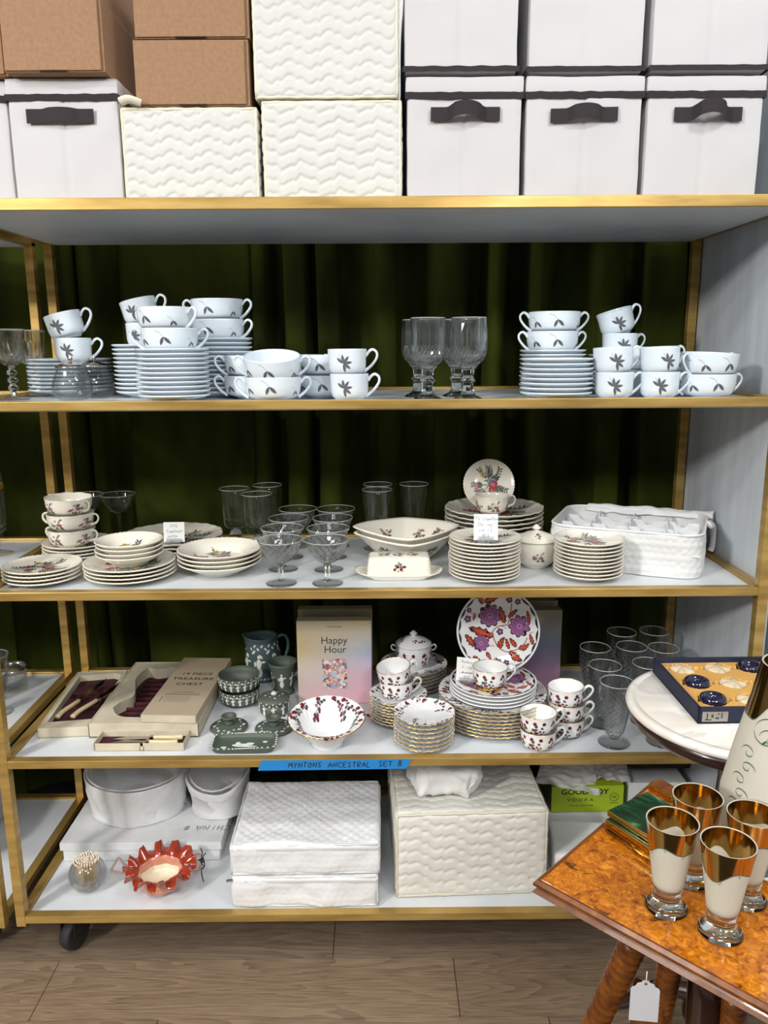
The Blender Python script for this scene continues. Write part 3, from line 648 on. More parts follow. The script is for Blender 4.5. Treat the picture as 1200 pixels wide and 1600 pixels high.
# faceted goblet with three knops
flut = lambda n, a, z0, z1: (lambda t, r, z, i: (r+(a*abs(math.cos(n*t/2)) if z0 < z < z1 else 0), z))
GA = Kind(glass_parts('water_goblet', [('rim', RIM(.0335, .1508)),
    ('bowl', LZ(smoothp([(0, .072), (.010, .074), (.020, .079), (.0275, .092), (.0305, .115), (.0325, .135), (.0340, .150)], 3)+[(.0330, .1505)]+smoothp([(.0322, .149), (.0305, .133), (.028, .113), (.024, .094), (.014, .084), (0, .081)], 2), 40, 'cut_glass', lambda t, r, z, i: (r+(.0010*math.cos(20*t) if .078 < z < .128 and i < 19 else 0), z), False)),
    ('stem', LZ([(0, .008), (.007, .009), (.0055, .016)]+sum([[(.0060, .018+k*.0165), (.0118, .0235+k*.0165), (.0118, .0275+k*.0165), (.0060, .033+k*.0165)] for k in range(3)], [])+[(.007, .07), (.012, .073), (0, .0735)], 8, 'solid_glass', None, False)),
    ('foot', LZ([(0, 0), (.033, 0), (.0335, .0015), (.02, .0045), (.009, .009), (0, .0095)], 48, 'cut_glass'))]), 'glass')
# thick stemmed crystal goblet
GB = Kind(glass_parts('crystal_goblet', [('rim', RIM(.0355, .166)),
    ('bowl', LZ(smoothp([(0, .068), (.012, .069), (.022, .073), (.031, .084), (.0365, .100), (.0372, .125), (.0360, .165)], 3)+[(.0350, .1655)]+smoothp([(.0346, .163), (.0352, .125), (.034, .101), (.028, .088), (.015, .080), (0, .078)], 2), 52, 'crystal', lambda t, r, z, i: (r+(.0013*math.cos(26*t)*(1 if (z > .10 or i % 2) else -1) if .076 < z < .150 and i < 19 else 0), z), False)),
    ('stem', LZ([(0, .006), (.020, .007), (.0135, .016), (.0115, .030), (.0125, .036), (.0165, .040), (.0125, .044), (.0115, .05), (.0135, .062), (.022, .071), (0, .0715)], 8, 'solid_glass', None, False)),
    ('foot', LZ([(0, 0), (.031, 0), (.032, .002), (.026, .005), (.018, .0085), (0, .009)], 16, 'solid_glass', None, False))]), 'glass')
# clear goblet with ball stem
GC = Kind(glass_parts('ball_stem_goblet', [('rim', RIM(.0380, .1532)),
    ('bowl', LZ(smoothp([(0, .048), (.012, .049), (.024, .053), (.0285, .062), (.0315, .085), (.0345, .110), (.0385, .152)], 3)+[(.0375, .1525)]+smoothp([(.0370, .151), (.0330, .11), (.0300, .086), (.0275, .075), (.018, .070), (0, .069)], 2), 64, 'clear_glass')),
    ('stem', LZ(smoothp([(0, .008), (.008, .010), (.007, .014), (.014, .021), (.0165, .031), (.014, .041), (.008, .047), (.010, .0485), (0, .0486)], 3), 32, 'solid_glass')),
    ('foot', LZ([(0, 0), (.0365, 0), (.037, .0015), (.02, .005), (.009, .010), (0, .0105)], 48, 'clear_glass'))]), 'glass')
# faceted coupe
cub = lambda t, r, z, i: (r+.0016*math.cos(16*t+(PI if (i % 2) else 0))*(.05 < z < .085)*(r > .015), z)
GD = Kind(glass_parts('champagne_coupe', [('rim', RIM(.0492, .0990)),
    ('bowl', LZ([(0, .046), (.010, .047), (.018, .051), (.024, .056), (.029, .061), (.034, .067), (.038, .072), (.041, .078), (.044, .086), (.0495, .098), (.0490, .0985), (.0430, .0865), (.0395, .078), (.034, .069), (.026, .061), (.015, .055), (0, .053)], 32, 'cut_glass', cub, False)),
    ('stem', LZ([(0, .005), (.010, .006), (.0065, .010), (.0062, .040), (.010, .0465), (0, .047)], 6, 'solid_glass', None, False)),
    ('foot', LZ([(0, 0), (.0335, 0), (.034, .0018), (.02, .004), (.009, .007), (0, .0075)], 48, 'cut_glass'))]), 'glass')
# thin optic coupe
GE = Kind(glass_parts('coupe_glass', [('rim', RIM(.0457, .1305, .0005)),
    ('bowl', LZ(smoothp([(0, .078), (.012, .080), (.026, .090), (.037, .106), (.046, .130)], 4)+[(.0455, .1302)]+smoothp([(.0452, .1295), (.036, .106), (.025, .091), (.012, .0815), (0, .0795)], 3), 72, 'clear_glass', flut(14, .0007, .083, .125))),
    ('stem', LZ([(0, .004), (.010, .005), (.0045, .012), (.0035, .04), (.004, .066), (.008, .071), (.0045, .075), (.007, .0785), (0, .079)], 16, 'clear_glass')),
    ('foot', LZ([(0, 0), (.033, 0), (.0335, .0012), (.012, .005), (0, .0055)], 48, 'clear_glass'))]), 'glass')
# footed iced tea tumbler with cube pattern
def cube(t, r, z, i): return (r+(.0018*math.cos(14*t+(PI if i % 2 else 0)) if .026 < z < .116 and i < 20 else 0), z)
tp = [(0, .012), (.012, .013), (.0165, .022)]+[(.0175+.0205*((k+1)/15)**.9, .022+.096*(k+1)/15) for k in range(15)]+[(.0385, .124), (.0382, .1485)]
GF = Kind(glass_parts('footed_tumbler', [('rim', RIM(.0374, .1496, .0009)),
    ('bowl', LZ(tp+[(.0365, .149), (.0360, .122), (.031, .09), (.024, .06), (.016, .03), (0, .024)], 28, 'cut_glass', cube, False)),
    ('foot', LZ([(0, 0), (.0350, 0), (.0358, .0018), (.024, .005), (.012, .010), (.011, .0135), (0, .0138)], 56, 'cut_glass'))]), 'glass')
# honey jar with metal lid
GJ = Kind(glass_parts('honey_jar', [
    ('jar', LZ(smoothp([(0, .002), (.026, 0), (.036, .006), (.0415, .020), (.041, .036), (.035, .054), (.031, .064), (.032, .068)], 3)+smoothp([(.0303, .068), (.029, .063), (.033, .053), (.039, .036), (.0393, .021), (.034, .009), (.02, .005), (0, .005)], 2), 48, 'clear_glass')),
    ('lid', LZ([(0, .0685), (.031, .0685), (.0325, .070), (.031, .072), (.022, .077), (.006, .080), (0, .0802)], 40, 'steel')),
    ('lid_knob', LZ([(0, .080), (.003, .0803), (.0026, .084), (.0052, .087), (.005, .090), (.003, .0925), (.0035, .095), (0, .098)], 16, 'steel'))]), 'jar')

# ================================================================ SHELF 3: pale blue china and crystal
Z3 = ZB[3]
GAL = 'cut crystal goblet with three bead stem'
GA.put(base(23, 625.5, Z3, .033), (0, 0, .1), 'bead-stemmed cut crystal goblet at the far left of the blue china shelf', 'bead stem goblets')
GA.put(base(54, 621, Z3, .033), (0, 0, .4), 'bead-stemmed cut crystal goblet between its twin and the honey jars', 'bead stem goblets')
GJ.put(base(115, 625.5, Z3, .026), (0, 0, 0), 'front round clear glass honey jar with knobbed metal lid', 'honey jars')
GJ.put(base(151, 622, Z3, .026), (0, 0, 1), 'rear round clear glass honey jar with knobbed metal lid', 'honey jars')
g = 'pale blue plates and saucers'; gc = 'pale blue cups with grey leaves'; gs = 'pale blue two-handled soup cups'
WZ = .0062
p = base(114, 619.5, Z3, .06); p.y = max(p.y, .20); z = stack(BPL, None, 9, .0088, p, 'pale blue dessert plate', 'behind the glass honey jars', g)
c = on(116, 600, Z3); dd = .22
def col(px, Y): return ony(px, 600, Y).x
cx = ony(116, 560, .22).x
BC.put((cx, .22, z+WZ), (0, 0, .2), 'pale blue leafy cup under the tilted cup, above the glass honey jars', gc)
BC.put((cx-.006, .22, z+WZ+.0545), (0, math.radians(-14), .1), 'tilted pale blue cup at the far left, above the honey jars', gc)
p3 = Vector((ony(271, 590, .082).x, .082, Z3)); z3 = stack(BP, None, 11, .0093, p3, 'pale blue saucer', 'front centre saucer stack under two soup cups', g)
p2 = Vector((ony(232, 590, .245).x, .245, Z3)); z2 = stack(BP, None, 12, .0093, p2, 'pale blue saucer', 'stack behind left, under the teacups', g)
p4 = Vector((ony(345, 590, .235).x, .235, Z3)); z4 = stack(BP, None, 13, .0096, p4, 'pale blue saucer', 'rear right stack of the three tall ones', g)
bx = ony(266, 540, .082).x
BB.put((bx, .082, z3+WZ), (0, 0, .15), 'lower pale blue soup cup on the front centre saucer stack', gs)
BB.put((bx-.006, .084, z3+WZ+.0415), (0, 0, -.45), 'upper pale blue soup cup on the front centre saucer stack', gs)
tx = ony(226, 530, .245).x
BC.put((tx, .245, z2+WZ), (0, 0, -.1), 'pale blue leafy cup on the left saucer stack, half hidden by soup cups', gc)
BC.put((tx+.001, .245, z2+WZ+.053), (0, math.radians(-13), .05), 'tilted pale blue cup topping the left saucer stack', gc)
qx = ony(343, 540, .235).x
BB.put((qx, .235, z4+WZ), (0, 0, -.15), 'lower pale blue soup cup on the rear right saucer stack', gs)
BB.put((qx-.001, .235, z4+WZ+.0435), (0, 0, -.1), 'upper pale blue soup cup on the rear right saucer stack', gs)
def bb(px, Y, z, rot, label): return BB.put((ony(px, 600, Y).x, Y, z), rot, label, gs)
H1 = .0425
bb(427, .070, Z3, (0, 0, .1), 'lower front soup cup of the low group in the middle of the shelf')
bb(427, .070, Z3+H1+.002, (math.radians(13), 0, .05), 'open-faced soup cup leaning forward in the low middle group')
bb(392, .165, Z3, (0, 0, .25), 'lower left soup cup of the low middle group, partly hidden')
bb(394, .165, Z3+H1, (0, 0, .25), 'upper left soup cup of the low middle group, partly hidden')
bb(505, .165, Z3, (0, 0, .12), 'lower right soup cup tucked behind the pair of teacups')
bb(510, .165, Z3+H1, (0, 0, -.1), 'upper right soup cup tucked behind the pair of teacups')
bb(466, .30, Z3, (0, 0, .3), 'rearmost lower soup cup of the low middle group')
bb(466, .30, Z3+H1, (0, 0, .3), 'rearmost upper soup cup of the low middle group')
def bc(px, Y, z, rot, label): return BC.put((ony(px, 600, Y).x, Y, z), rot, label, gc)
bc(546, .060, Z3, (0, 0, 0), 'lower leafy teacup of the pair in the middle of the shelf')
bc(543, .060, Z3+.0495, (0, 0, .1), 'upper leafy teacup of the pair in the middle of the shelf')
for px, Y, r, lb in ((668, .07, .1, 'front left crystal goblet of the thick-stemmed four'), (731, .07, .35, 'front right crystal goblet of the thick-stemmed four'),
                  (654, .185, .6, 'rear left crystal goblet of the thick-stemmed four'), (713, .185, .2, 'rear right crystal goblet of the thick-stemmed four')):
    GB.put((ony(px, 620, Y).x, Y, Z3), (0, 0, r), lb, 'thick stemmed crystal goblets')
p5 = Vector((ony(869, 600, .082).x, .082, Z3)); z5 = stack(BP, None, 8, .0098, p5, 'pale blue saucer', 'stack just right of the crystal goblets', g)
p5b = Vector((ony(862, 600, .245).x, .245, Z3)); z5b = stack(BP, None, 10, .0094, p5b, 'pale blue saucer', 'rear stack behind the saucers right of the goblets', g)
px_ = ony(862, 550, .235).x
BB.put((px_, .235, z5b+WZ), (0, 0, .1), 'lower soup cup on the saucer stack right of the goblets', gs)
BB.put((px_+.003, .235, z5b+WZ+.0425), (0, 0, .05), 'upper soup cup on the saucer stack right of the goblets', gs)
p6 = Vector((ony(967, 600, .26).x, .26, Z3)); z6 = stack(BP, None, 9, .0092, p6, 'pale blue saucer', 'stack hidden behind the right-hand teacups', g)
x6 = ony(967, 560, .26).x
BC.put((x6, .26, z6+WZ), (0, 0, .2), 'plain-looking teacup on the hidden saucer stack behind the right-hand teacups', gc)
BC.put((x6-.002, .26, z6+WZ+.053), (0, math.radians(-17), .1), 'tilted teacup highest on the right side of the shelf', gc)
bc(959, .060, Z3, (0, 0, 0), 'lower cup of the left teacup pair at the right end')
bc(957, .060, Z3+.0495, (0, math.radians(-3), .15), 'upper cup of the left teacup pair at the right end')
bc(1030, .060, Z3, (0, 0, -.05), 'lower cup of the right teacup pair at the right end')
bc(1029, .060, Z3+.0495, (0, math.radians(-3), .35), 'upper cup of the right teacup pair at the right end')
bc(1004, .175, Z3, (0, 0, .3), 'lower teacup half hidden behind the two teacup pairs')
bc(1004, .175, Z3+.0495, (0, 0, .3), 'upper teacup half hidden behind the two teacup pairs')
bb(1104, .085, Z3, (0, 0, .12), 'lower soup cup at the right end beside the end board')
bb(1104, .085, Z3+H1, (math.radians(3), 0, .5), 'upper soup cup at the right end beside the end board')
bb(1072, .23, Z3, (0, 0, .3), 'lower soup cup behind the teacups near the end board')
bb(1070, .23, Z3+H1, (0, 0, .3), 'upper soup cup behind the teacups near the end board')

# ================================================================ SHELF 2: flowered cream china, glasses
Z2 = ZB[2]
g = 'flowered cream plates'
def at2(px, py, rf, z=Z2): return base(px, py, z, rf)
FLW = 'cream flowered '
p = at2(70, 917, .052); stack(*CS, 4, .0082, p, FLW+'side plate', 'in the front stack at the far left', g)
p = at2(124, 877, .052); za = stack(*CS, 4, .0084, p, FLW+'side plate', 'in the stack under the two-handled cups', g)
gq = 'cream flowered soup cups'
CC2.put((p.x-.008, p.y-.012, za+.0068), (0, 0, -.25), 'bottom cream flowered soup cup of the stack of three', gq)
CC2.put((p.x-.008, p.y-.010, za+.0068+.0385), (0, 0, -.12), 'middle cream flowered soup cup of the stack of three', gq)
CC2.put((p.x-.011, p.y-.008, za+.0068+.077), (0, math.radians(2), -.5), 'top cream flowered soup cup of the stack of three', gq)
p = at2(206, 914, .06); zb = stack(*CD, 4, .0086, p, FLW+'luncheon plate', 'under the small bowls, front left', g)
stack(*CF, 4, .0095, Vector((p.x, p.y+.004, zb+.0068)), FLW+'fruit bowl', 'on the luncheon plates, front left', 'flowered cream fruit bowls')
p = at2(345, 902, .046); stack(*CSO, 4, .0096, p, FLW+'soup plate', 'left of the glass coupes', g)
p = at2(271, 868, .072); ze = stack(*CP, 3, .0098, p, FLW+'dinner plate', 'behind the soup plates, carrying a price card', g)
PE = p.copy()
g = 'clear ball-stem goblets'
for px, py, lb in ((370, 859, 'left ball-stem clear goblet'), (405, 871, 'front ball-stem clear goblet of the left three'), (424, 846, 'rear ball-stem clear goblet of the left three'),
                   (590, 862, 'front ball-stem clear goblet behind the serving dish'), (591, 837, 'rear ball-stem clear goblet behind its twin at the serving dish'), (646, 845, 'right ball-stem clear goblet behind the serving dish')):
    GC.put(at2(px, py, .036), (0, 0, px*.01), lb, g)
g = 'faceted glass coupes'
for px, py, lb in ((440, 918.5, 'front coupe of the left row of four faceted coupes'), (512, 918.5, 'front coupe of the right row of four faceted coupes'), (443, 895.5, 'second coupe of the left row of faceted coupes'),
                   (514, 896, 'second coupe of the right row of faceted coupes'), (453, 876, 'third coupe of the left row of faceted coupes'), (521, 876, 'third coupe of the right row of faceted coupes'),
                   (467, 858, 'rearmost coupe of the left row of faceted coupes'), (526, 858, 'rearmost coupe of the right row of faceted coupes')):
    GD.put(at2(px, py, .034), (0, 0, px*.03), lb, g)
g = 'thin clear coupes'
GE.put(at2(196, 847, .033), (0, 0, 0), 'thin clear coupe glass standing free behind the dinner plates', g)
GE.put(Vector((ony(140, 840, .453).x, .453, Z2)), (0, 0, .5), 'thin clear coupe glass behind the stacked soup cups', g)

def squarish(t, a, b, n):      # rounded lozenge radius
    c, s = abs(math.cos(t)), abs(math.sin(t)); return 1/((c/a)**n+(s/b)**n)**(1/n)
def serving_dish(deco=True):
    m = MB(); A = .127; prof = [(0, .006), (.36, .004), (.37, 0), (.42, 0), (.44, .006), (.62, .022), (.80, .046), (.95, .064), (1.0, .067), (1.005, .070), (.99, .0715), (.94, .067), (.79, .050), (.61, .027), (.42, .010), (0, .009)]
    def mod(t, r, z, i):
        q = squarish(t, A, A*.92, 1.35)*(.45+.55*min(1, r)) + A*(.55-.55*min(1, r))*.85
        rr = r*q; return (rr+(.0008*math.cos(70*t) if r > .97 else 0), z+(.006*abs(math.cos(t))**2-.004)*max(0, r-.8)*5)
    m.lathe(prof, 192, 'cream_china', mod)
    if deco:
        fo = interp([(.44, .006), (.62, .022), (.80, .046), (.95, .064)])
        r_ = random.Random(5)
        for u0 in (-2.4, -.75, .8, 2.4):
            def fm(x, y, off, u0=u0):
                u = u0+x/.09; rr = .72+y*4.2; q = mod(u, rr, fo(rr), 0); return ((q[0]+off*2+.0006)*math.cos(u), (q[0]+off*2+.0006)*math.sin(u), q[1])
            spray(m, fm, 0, 0, .026, r_, 1, 'ink_dark')
        fi = interp([(0, .009), (.42, .010), (.61, .027), (.79, .050), (.94, .067)])
        for u0, rr0 in ((1.0, .68), (2.3, .7), (.3, .75), (1.7, .4), (3.0, .7), (-.6, .6)):
            def fm(x, y, off, u0=u0, rr0=rr0):
                u = u0+x/.07; rr = rr0-y*5; q = mod(u, rr, fi(rr), 0); return ((q[0]-.0007-off)*math.cos(u), (q[0]-.0007-off)*math.sin(u), q[1]+.0008+off)
            spray(m, fm, 0, 0, .021, r_, .8, 'ink_dark')
    return m
p = at2(636, 884, .05)
d1 = serving_dish().build('serving_dish', None, (p.x, p.y, Z2), (0, 0, .06)); tag(d1, 'lower lozenge-shaped cream flowered serving dish holding its twin', 'dish', 'lozenge serving dishes')
d2 = dup(d1, (p.x-.002, p.y+.002, Z2+.0135), (0, 0, .02), 'upper lozenge-shaped cream flowered serving dish nested in its twin', 'lozenge serving dishes')
# covered butter dish
p0 = on(570, 910, Z2); p1 = on(678, 910, Z2); t = thing('butter_dish', 'small cream covered butter dish in front of the lozenge serving dish', 'dish', ((p0.x+p1.x)/2, p0.y+.042, Z2))
def rr_lathe(prof, a, b, n, seg, matn):
    m = MB()
    def mod(t_, r, z, i): q = squarish(t_, a, b, n); return (r*q, z)
    return m.lathe(prof, seg, matn, mod)
m = MB()
def tray_mod(t_, r, z, i):
    q = squarish(t_, .078, .040, 5); e = (abs(math.cos(t_))**8)*.020*max(0, r-.75)*4
    return (r*q+e+(.0006*math.cos(60*t_) if r > .98 else 0), z+e*.35)
m.lathe([(0, .004), (.72, .003), (.73, 0), (.78, 0), (.80, .003), (.96, .010), (1.0, .012), (1.0, .0135), (.97, .013), (.88, .0065), (0, .0065)], 144, 'cream_china', tray_mod); m.build('tray', t)
m = MB(); m.lathe([(0, .0068), (.90, .0068), (1.0, .007), (1.0, .009), (.985, .03), (.955, .046), (.93, .050), (.88, .0515), (0, .052)], 96, 'cream_china', lambda t_, r, z, i: (r*squarish(t_, .0715, .034, 7), z))
r_ = random.Random(4)
for s_, xx in ((.0, 0), (.0, .03), (0, -.03)):
    spray(m, lambda x, y, off, xx=xx: (x+xx, y, .0521+off), 0, 0, .018, r_, .7, 'ink_dark')
fm = lambda x, y, off: (x, -(.0345+off*2-.0022*max(0, (y+.03-.009)/.04)), y+.03)
spray(m, fm, .002, 0, .014, r_, .6, 'ink_dark')
for k in range(4): m.ink(flowerp(-.01+k*.007, -.004+.006*(k % 2), .0035, 5), ['ink_burgundy', 'ink_dark'][k % 2], fm, 3)
m.build('lid', t)

g = 'flowered cream plates'
p = at2(766, 852, .072); zf = stack(*CP, 8, .0112, p, FLW+'dinner plate', 'in the tall rear stack under the display cup', g)
PF = p.copy()
# leaning bread plate with cup on the tall stack
tilt = math.radians(72)
lean = ckind('bread_plate', .0665, .0135, 9, 44)
lean = Kind(mkmesh('bread_plate', lambda: plate(.0665, .0135, 'cream_china', 160, mod=gad(50, .0008, .0665), deco=lambda m, fm: (spray(m, fm, 0, -.002, .052, random.Random(12), 1.5, 'ink_olive'), m.ink(flowerp(.008, -.016, .0105, 6), 'ink_red', fm, 4), m.ink(flowerp(.008, -.016, .005, 5), 'ink_rose', fm, 5)))), 'plate')
q = ony(765, 752, PF.y+.02)
lean.put((q.x, PF.y+.035, zf+.0075+.066*math.sin(tilt)+.001), (tilt, 0, math.radians(-6)), 'small cream flowered plate standing upright behind the display teacup', 'flowered cream plates')
cq = ony(768, 790, PF.y-.025)
CC1.put((cq.x, PF.y-.03, zf+.0085), (0, 0, .15), 'cream flowered display teacup on the tall rear dinner plate stack')
p = at2(756, 911, .046); zg = stack(*CB, 11, .0082, p, FLW+'bread plate', 'front stack carrying a price card', g); PG = p.copy()
p = at2(917.5, 908, .036); stack(*CFS, 10, .0083, p, FLW+'fruit saucer', 'in the stack left of the divided quilted box', 'flowered cream fruit saucers')
# covered sugar bowl
def sugar(deco, matn, gil, R=.049, name='sugar_bowl', mod=None):
    t = bpy.data.objects.new(name, None); COL.objects.link(t)
    out_ = smoothp([(R*.62, .003), (R*.86, .014), (R*.99, .032), (R*.99, .048), (R*.93, .060), (R*.95, .063)], 3)
    m = MB(); m.lathe([(0, .003), (R*.56, .003), (R*.57, 0), (R*.62, 0)]+out_+[(R*.90, .063), (R*.88, .058), (R*.94, .045), (R*.9, .02), (R*.5, .006), (0, .006)], 96, matn, mod)
    f = interp([(z, r) for r, z in out_]); deco(m, lambda u, v, off: ((f(v)+off)*math.cos(u), (f(v)+off)*math.sin(u), v), R); m.build('bowl', t)
    lp = smoothp([(R*.98, .0635), (R*.97, .066), (R*.7, .075), (R*.3, .083), (.006, .085)], 3)
    m = MB(); m.lathe([(0, .064), (R*.95, .0635)]+lp+[(.005, .087), (.010, .090), (.0105, .093), (.006, .096), (.003, .099), (0, .100)], 64, matn)
    fl_ = interp([(r, z) for r, z in lp[::-1]])
    deco_l = random.Random(3)
    for a in (-1.57, .5, 2.6):
        spray(m, lambda x, y, off, a=a: ((R*.6+y)*math.cos(a)-x*math.sin(a), (R*.6+y)*math.sin(a)+x*math.cos(a), fl_(math.hypot(R*.6+y, x))+off), 0, 0, .012, deco_l, .6, 'ink_dark') if gil is None else \
        ivy(m, lambda x, y, off, a=a: ((R*.6+y)*math.cos(a)-x*math.sin(a), (R*.6+y)*math.sin(a)+x*math.cos(a), fl_(math.hypot(R*.6+y, x))+off), 0, 0, .012, 0, deco_l)
    m.build('lid', t)
    return t
so = sugar(lambda m, fm, R: cream_cup_deco(m, lambda u, v, off: fm(u, v+.008, off), R, .020, (-PI/2, PI/2)), 'cream_china', None)
p = at2(836, 889, .030); so.location = (p.x, p.y, Z2); tag(so, 'round cream flowered sugar bowl with knobbed lid between the plate stacks', 'sugar bowl')

def price_card(name, loc, rz, lines, label, wd=.050, hh=.058, tl=8, h_=.0068):
    t = thing(name, label, 'price card', loc, (0, 0, rz))
    m = MB(); m.box((0, .002, .0012), (.036, .026, .0024), 'acrylic', .0005); m.box((0, -.006, .007), (.036, .0022, .012), 'acrylic', .0005); m.box((0, .0042, .012), (.036, .002, .022), 'acrylic', .0005); m.build('holder', t)
    m = MB(); M_ = Matrix.Translation((0, -.001, .003)) @ Matrix.Rotation(math.radians(-tl), 4, 'X')
    m.box((0, 0, hh/2), (wd, .0007, hh), 'paper', 0, M_)
    fm = lambda x, y, off: tuple(M_ @ Vector((x, -.0004-off, y)))
    r_ = random.Random(len(label))
    for i, ln in enumerate(lines): hand(m, ln, 0, hh-.013-i*.0125, h_, .0007, 'ink_pen', fm, r_)
    m.build('card', t); return t
pc = ony(759, 862, PG.y-.035)
price_card('price_card', (pc.x, PG.y-.030, zg+.0075), math.radians(-4), ['VTG Copeland', '"Dewings"', 'set 12', '$50'], 'white handwritten price card on the front bread plate stack, right of the butter dish', .052, .057)
pc = ony(272, 838, PE.y-.05)
price_card('price_card', (pc.x, PE.y-.050, ze+.0075), math.radians(2), ['VTG', 'Copeland', 'pottery', 'dinner set'], 'white handwritten price card on the cream dinner plates at left', .052, .050)

# ================================================================ SOFT BOXES
def softbox(w_, d_, h_, matn, r=.012, step=.004, disp=None, wrinkle=.002, seed=0, sag=0, open_top=False, wfreq=9):
    """rounded cloth box standing on z=0, centred on x,y; disp(face,a,b) gives stitched relief in metres"""
    hx, hy, hz_ = w_/2, d_/2, h_/2
    n = [max(4, int(q/step)) for q in (w_, d_, h_)]
    m = MB(); faces = [('f', 0, 2, 1, -1), ('b', 0, 2, 1, 1), ('l', 1, 2, 0, -1), ('r', 1, 2, 0, 1), ('t', 0, 1, 2, 1), ('u', 0, 1, 2, -1)]
    H = (hx, hy, hz_)
    for nm, a, b, c, sg in faces:
        if open_top and nm == 't': continue
        na, nb_ = n[a], n[b]
        if nm in 'bu': na, nb_ = max(4, na//4), max(4, nb_//4)
        vs, fs = [], []
        for j in range(nb_+1):
            for i in range(na+1):
                p = [0, 0, 0]; p[a] = (-1+2*i/na)*H[a]; p[b] = (-1+2*j/nb_)*H[b]; p[c] = sg*H[c]
                inn = [max(-(H[k]-r), min(H[k]-r, p[k])) for k in range(3)]; dv = Vector([p[k]-inn[k] for k in range(3)])
                nv = dv.normalized() if dv.length > 1e-9 else Vector((0, 0, 0)); q = Vector(inn)+nv*r
                e = min(1, min(H[a]-abs(p[a]), H[b]-abs(p[b]))/.012)
                if disp and nm not in 'bu': q += nv*disp(nm, p[a], p[b])*max(0, e)
                if wrinkle: 
                    wv = noise.noise_vector(Vector((p[0]*wfreq+seed*7.7, p[1]*wfreq, p[2]*wfreq)))+.5*noise.noise_vector(Vector((p[0]*wfreq*3+seed, p[1]*wfreq*3, p[2]*wfreq*3)))
                    q += wv*wrinkle*(1 if p[2] > -hz_+.004 else .3)
                if sag and nm == 't': q.z -= sag*max(0, e)*(1-(p[0]/hx)**2)*(1-(p[1]/hy)**2)
                q.z = max(q.z, -hz_)
                vs.append((q.x, q.y, q.z+hz_))
        for j in range(nb_):
            for i in range(na):
                k = j*(na+1)+i; fs.append((k, k+1, k+na+2, k+na+1))
        m.add(vs, fs, matn)
    return m
def chev(period=.030, amp=.0030, arch=.062, tilt=0.0, ph=0, za=1.0):
    def f(nm, a, b):
        o = za*.34*math.cos(2*PI*(a+ph)/arch)+.10*math.cos(6*PI*(a+ph)/arch+.7)+.05*math.sin(10*PI*a/arch)+tilt*a/period+.08*noise.noise(Vector((a*30, b*30, 1)))
        s = abs(math.sin(PI*(b/period+o))); return amp*(min(1, s*1.7)**.6-.75)
    return f
def diam(p=.022, amp=.0025, sx=1.0):
    def f(nm, a, b):
        return amp*(min(abs(math.sin(PI*(a/sx+b)/p)), abs(math.sin(PI*(a/sx-b)/p)))**.5-.4)
    return f
def onion(p=.030, amp=.0025):
    def f(nm, a, b):
        b2 = b+.25*p*math.sin(2*PI*a/p); a2 = a+.0*p
        u = abs(math.sin(PI*(b/p)+.9*math.sin(2*PI*a/(p*1.2)))); v_ = abs(math.sin(PI*(b/p)-.9*math.sin(2*PI*a/(p*1.2))))
        return amp*(min(u, v_)**.5-.4)
    return f
def loop(pts, rad, matn, name, parent, wob=.001, seed=0):
    r_ = random.Random(seed); q = []
    n = len(pts)
    for i in range(n-1):
        a, b = Vector(pts[i]), Vector(pts[i+1]); k = max(2, int((b-a).length/.012))
        for j in range(k): q.append(a.lerp(b, j/k)+Vector([r_.uniform(-wob, wob) for _ in range(3)]))
    q.append(Vector(pts[-1])); m = MB(); m.tube(q, rad, matn, 6); return m.build(name, parent)

# divided quilted box on shelf 2
fl_, fr_, br_ = on(970, 895.5, Z2), on(1094, 908.5, Z2), on(1130, 873, Z2)
ax = (fr_-fl_).normalized(); ang = math.atan2(ax.y, ax.x)
BWd, BDp, BHt = .335, .255, .098
t = thing('dish_storage_box', 'white quilted storage box with cup dividers at the right of the flowered china shelf', 'storage box', (fr_.x, fr_.y, Z2), (0, 0, ang))
def rrect(w_, d_, r, n=10):
    out = []
    for cx_, cy_, a0 in ((w_/2-r, -d_/2+r, -PI/2), (w_/2-r, d_/2-r, 0), (-w_/2+r, d_/2-r, PI/2), (-w_/2+r, -d_/2+r, PI)):
        out += [(cx_+r*math.cos(a0+PI/2*k/n), cy_+r*math.sin(a0+PI/2*k/n)) for k in range(n+1)]
    return out
def resample(poly, step):
    P_ = [Vector(p) for p in poly]+[Vector(poly[0])]; out = []
    for a, b in zip(P_, P_[1:]):
        k = max(1, int(round((b-a).length/step))); out += [tuple(a.lerp(b, j/k)) for j in range(k)]
    return out
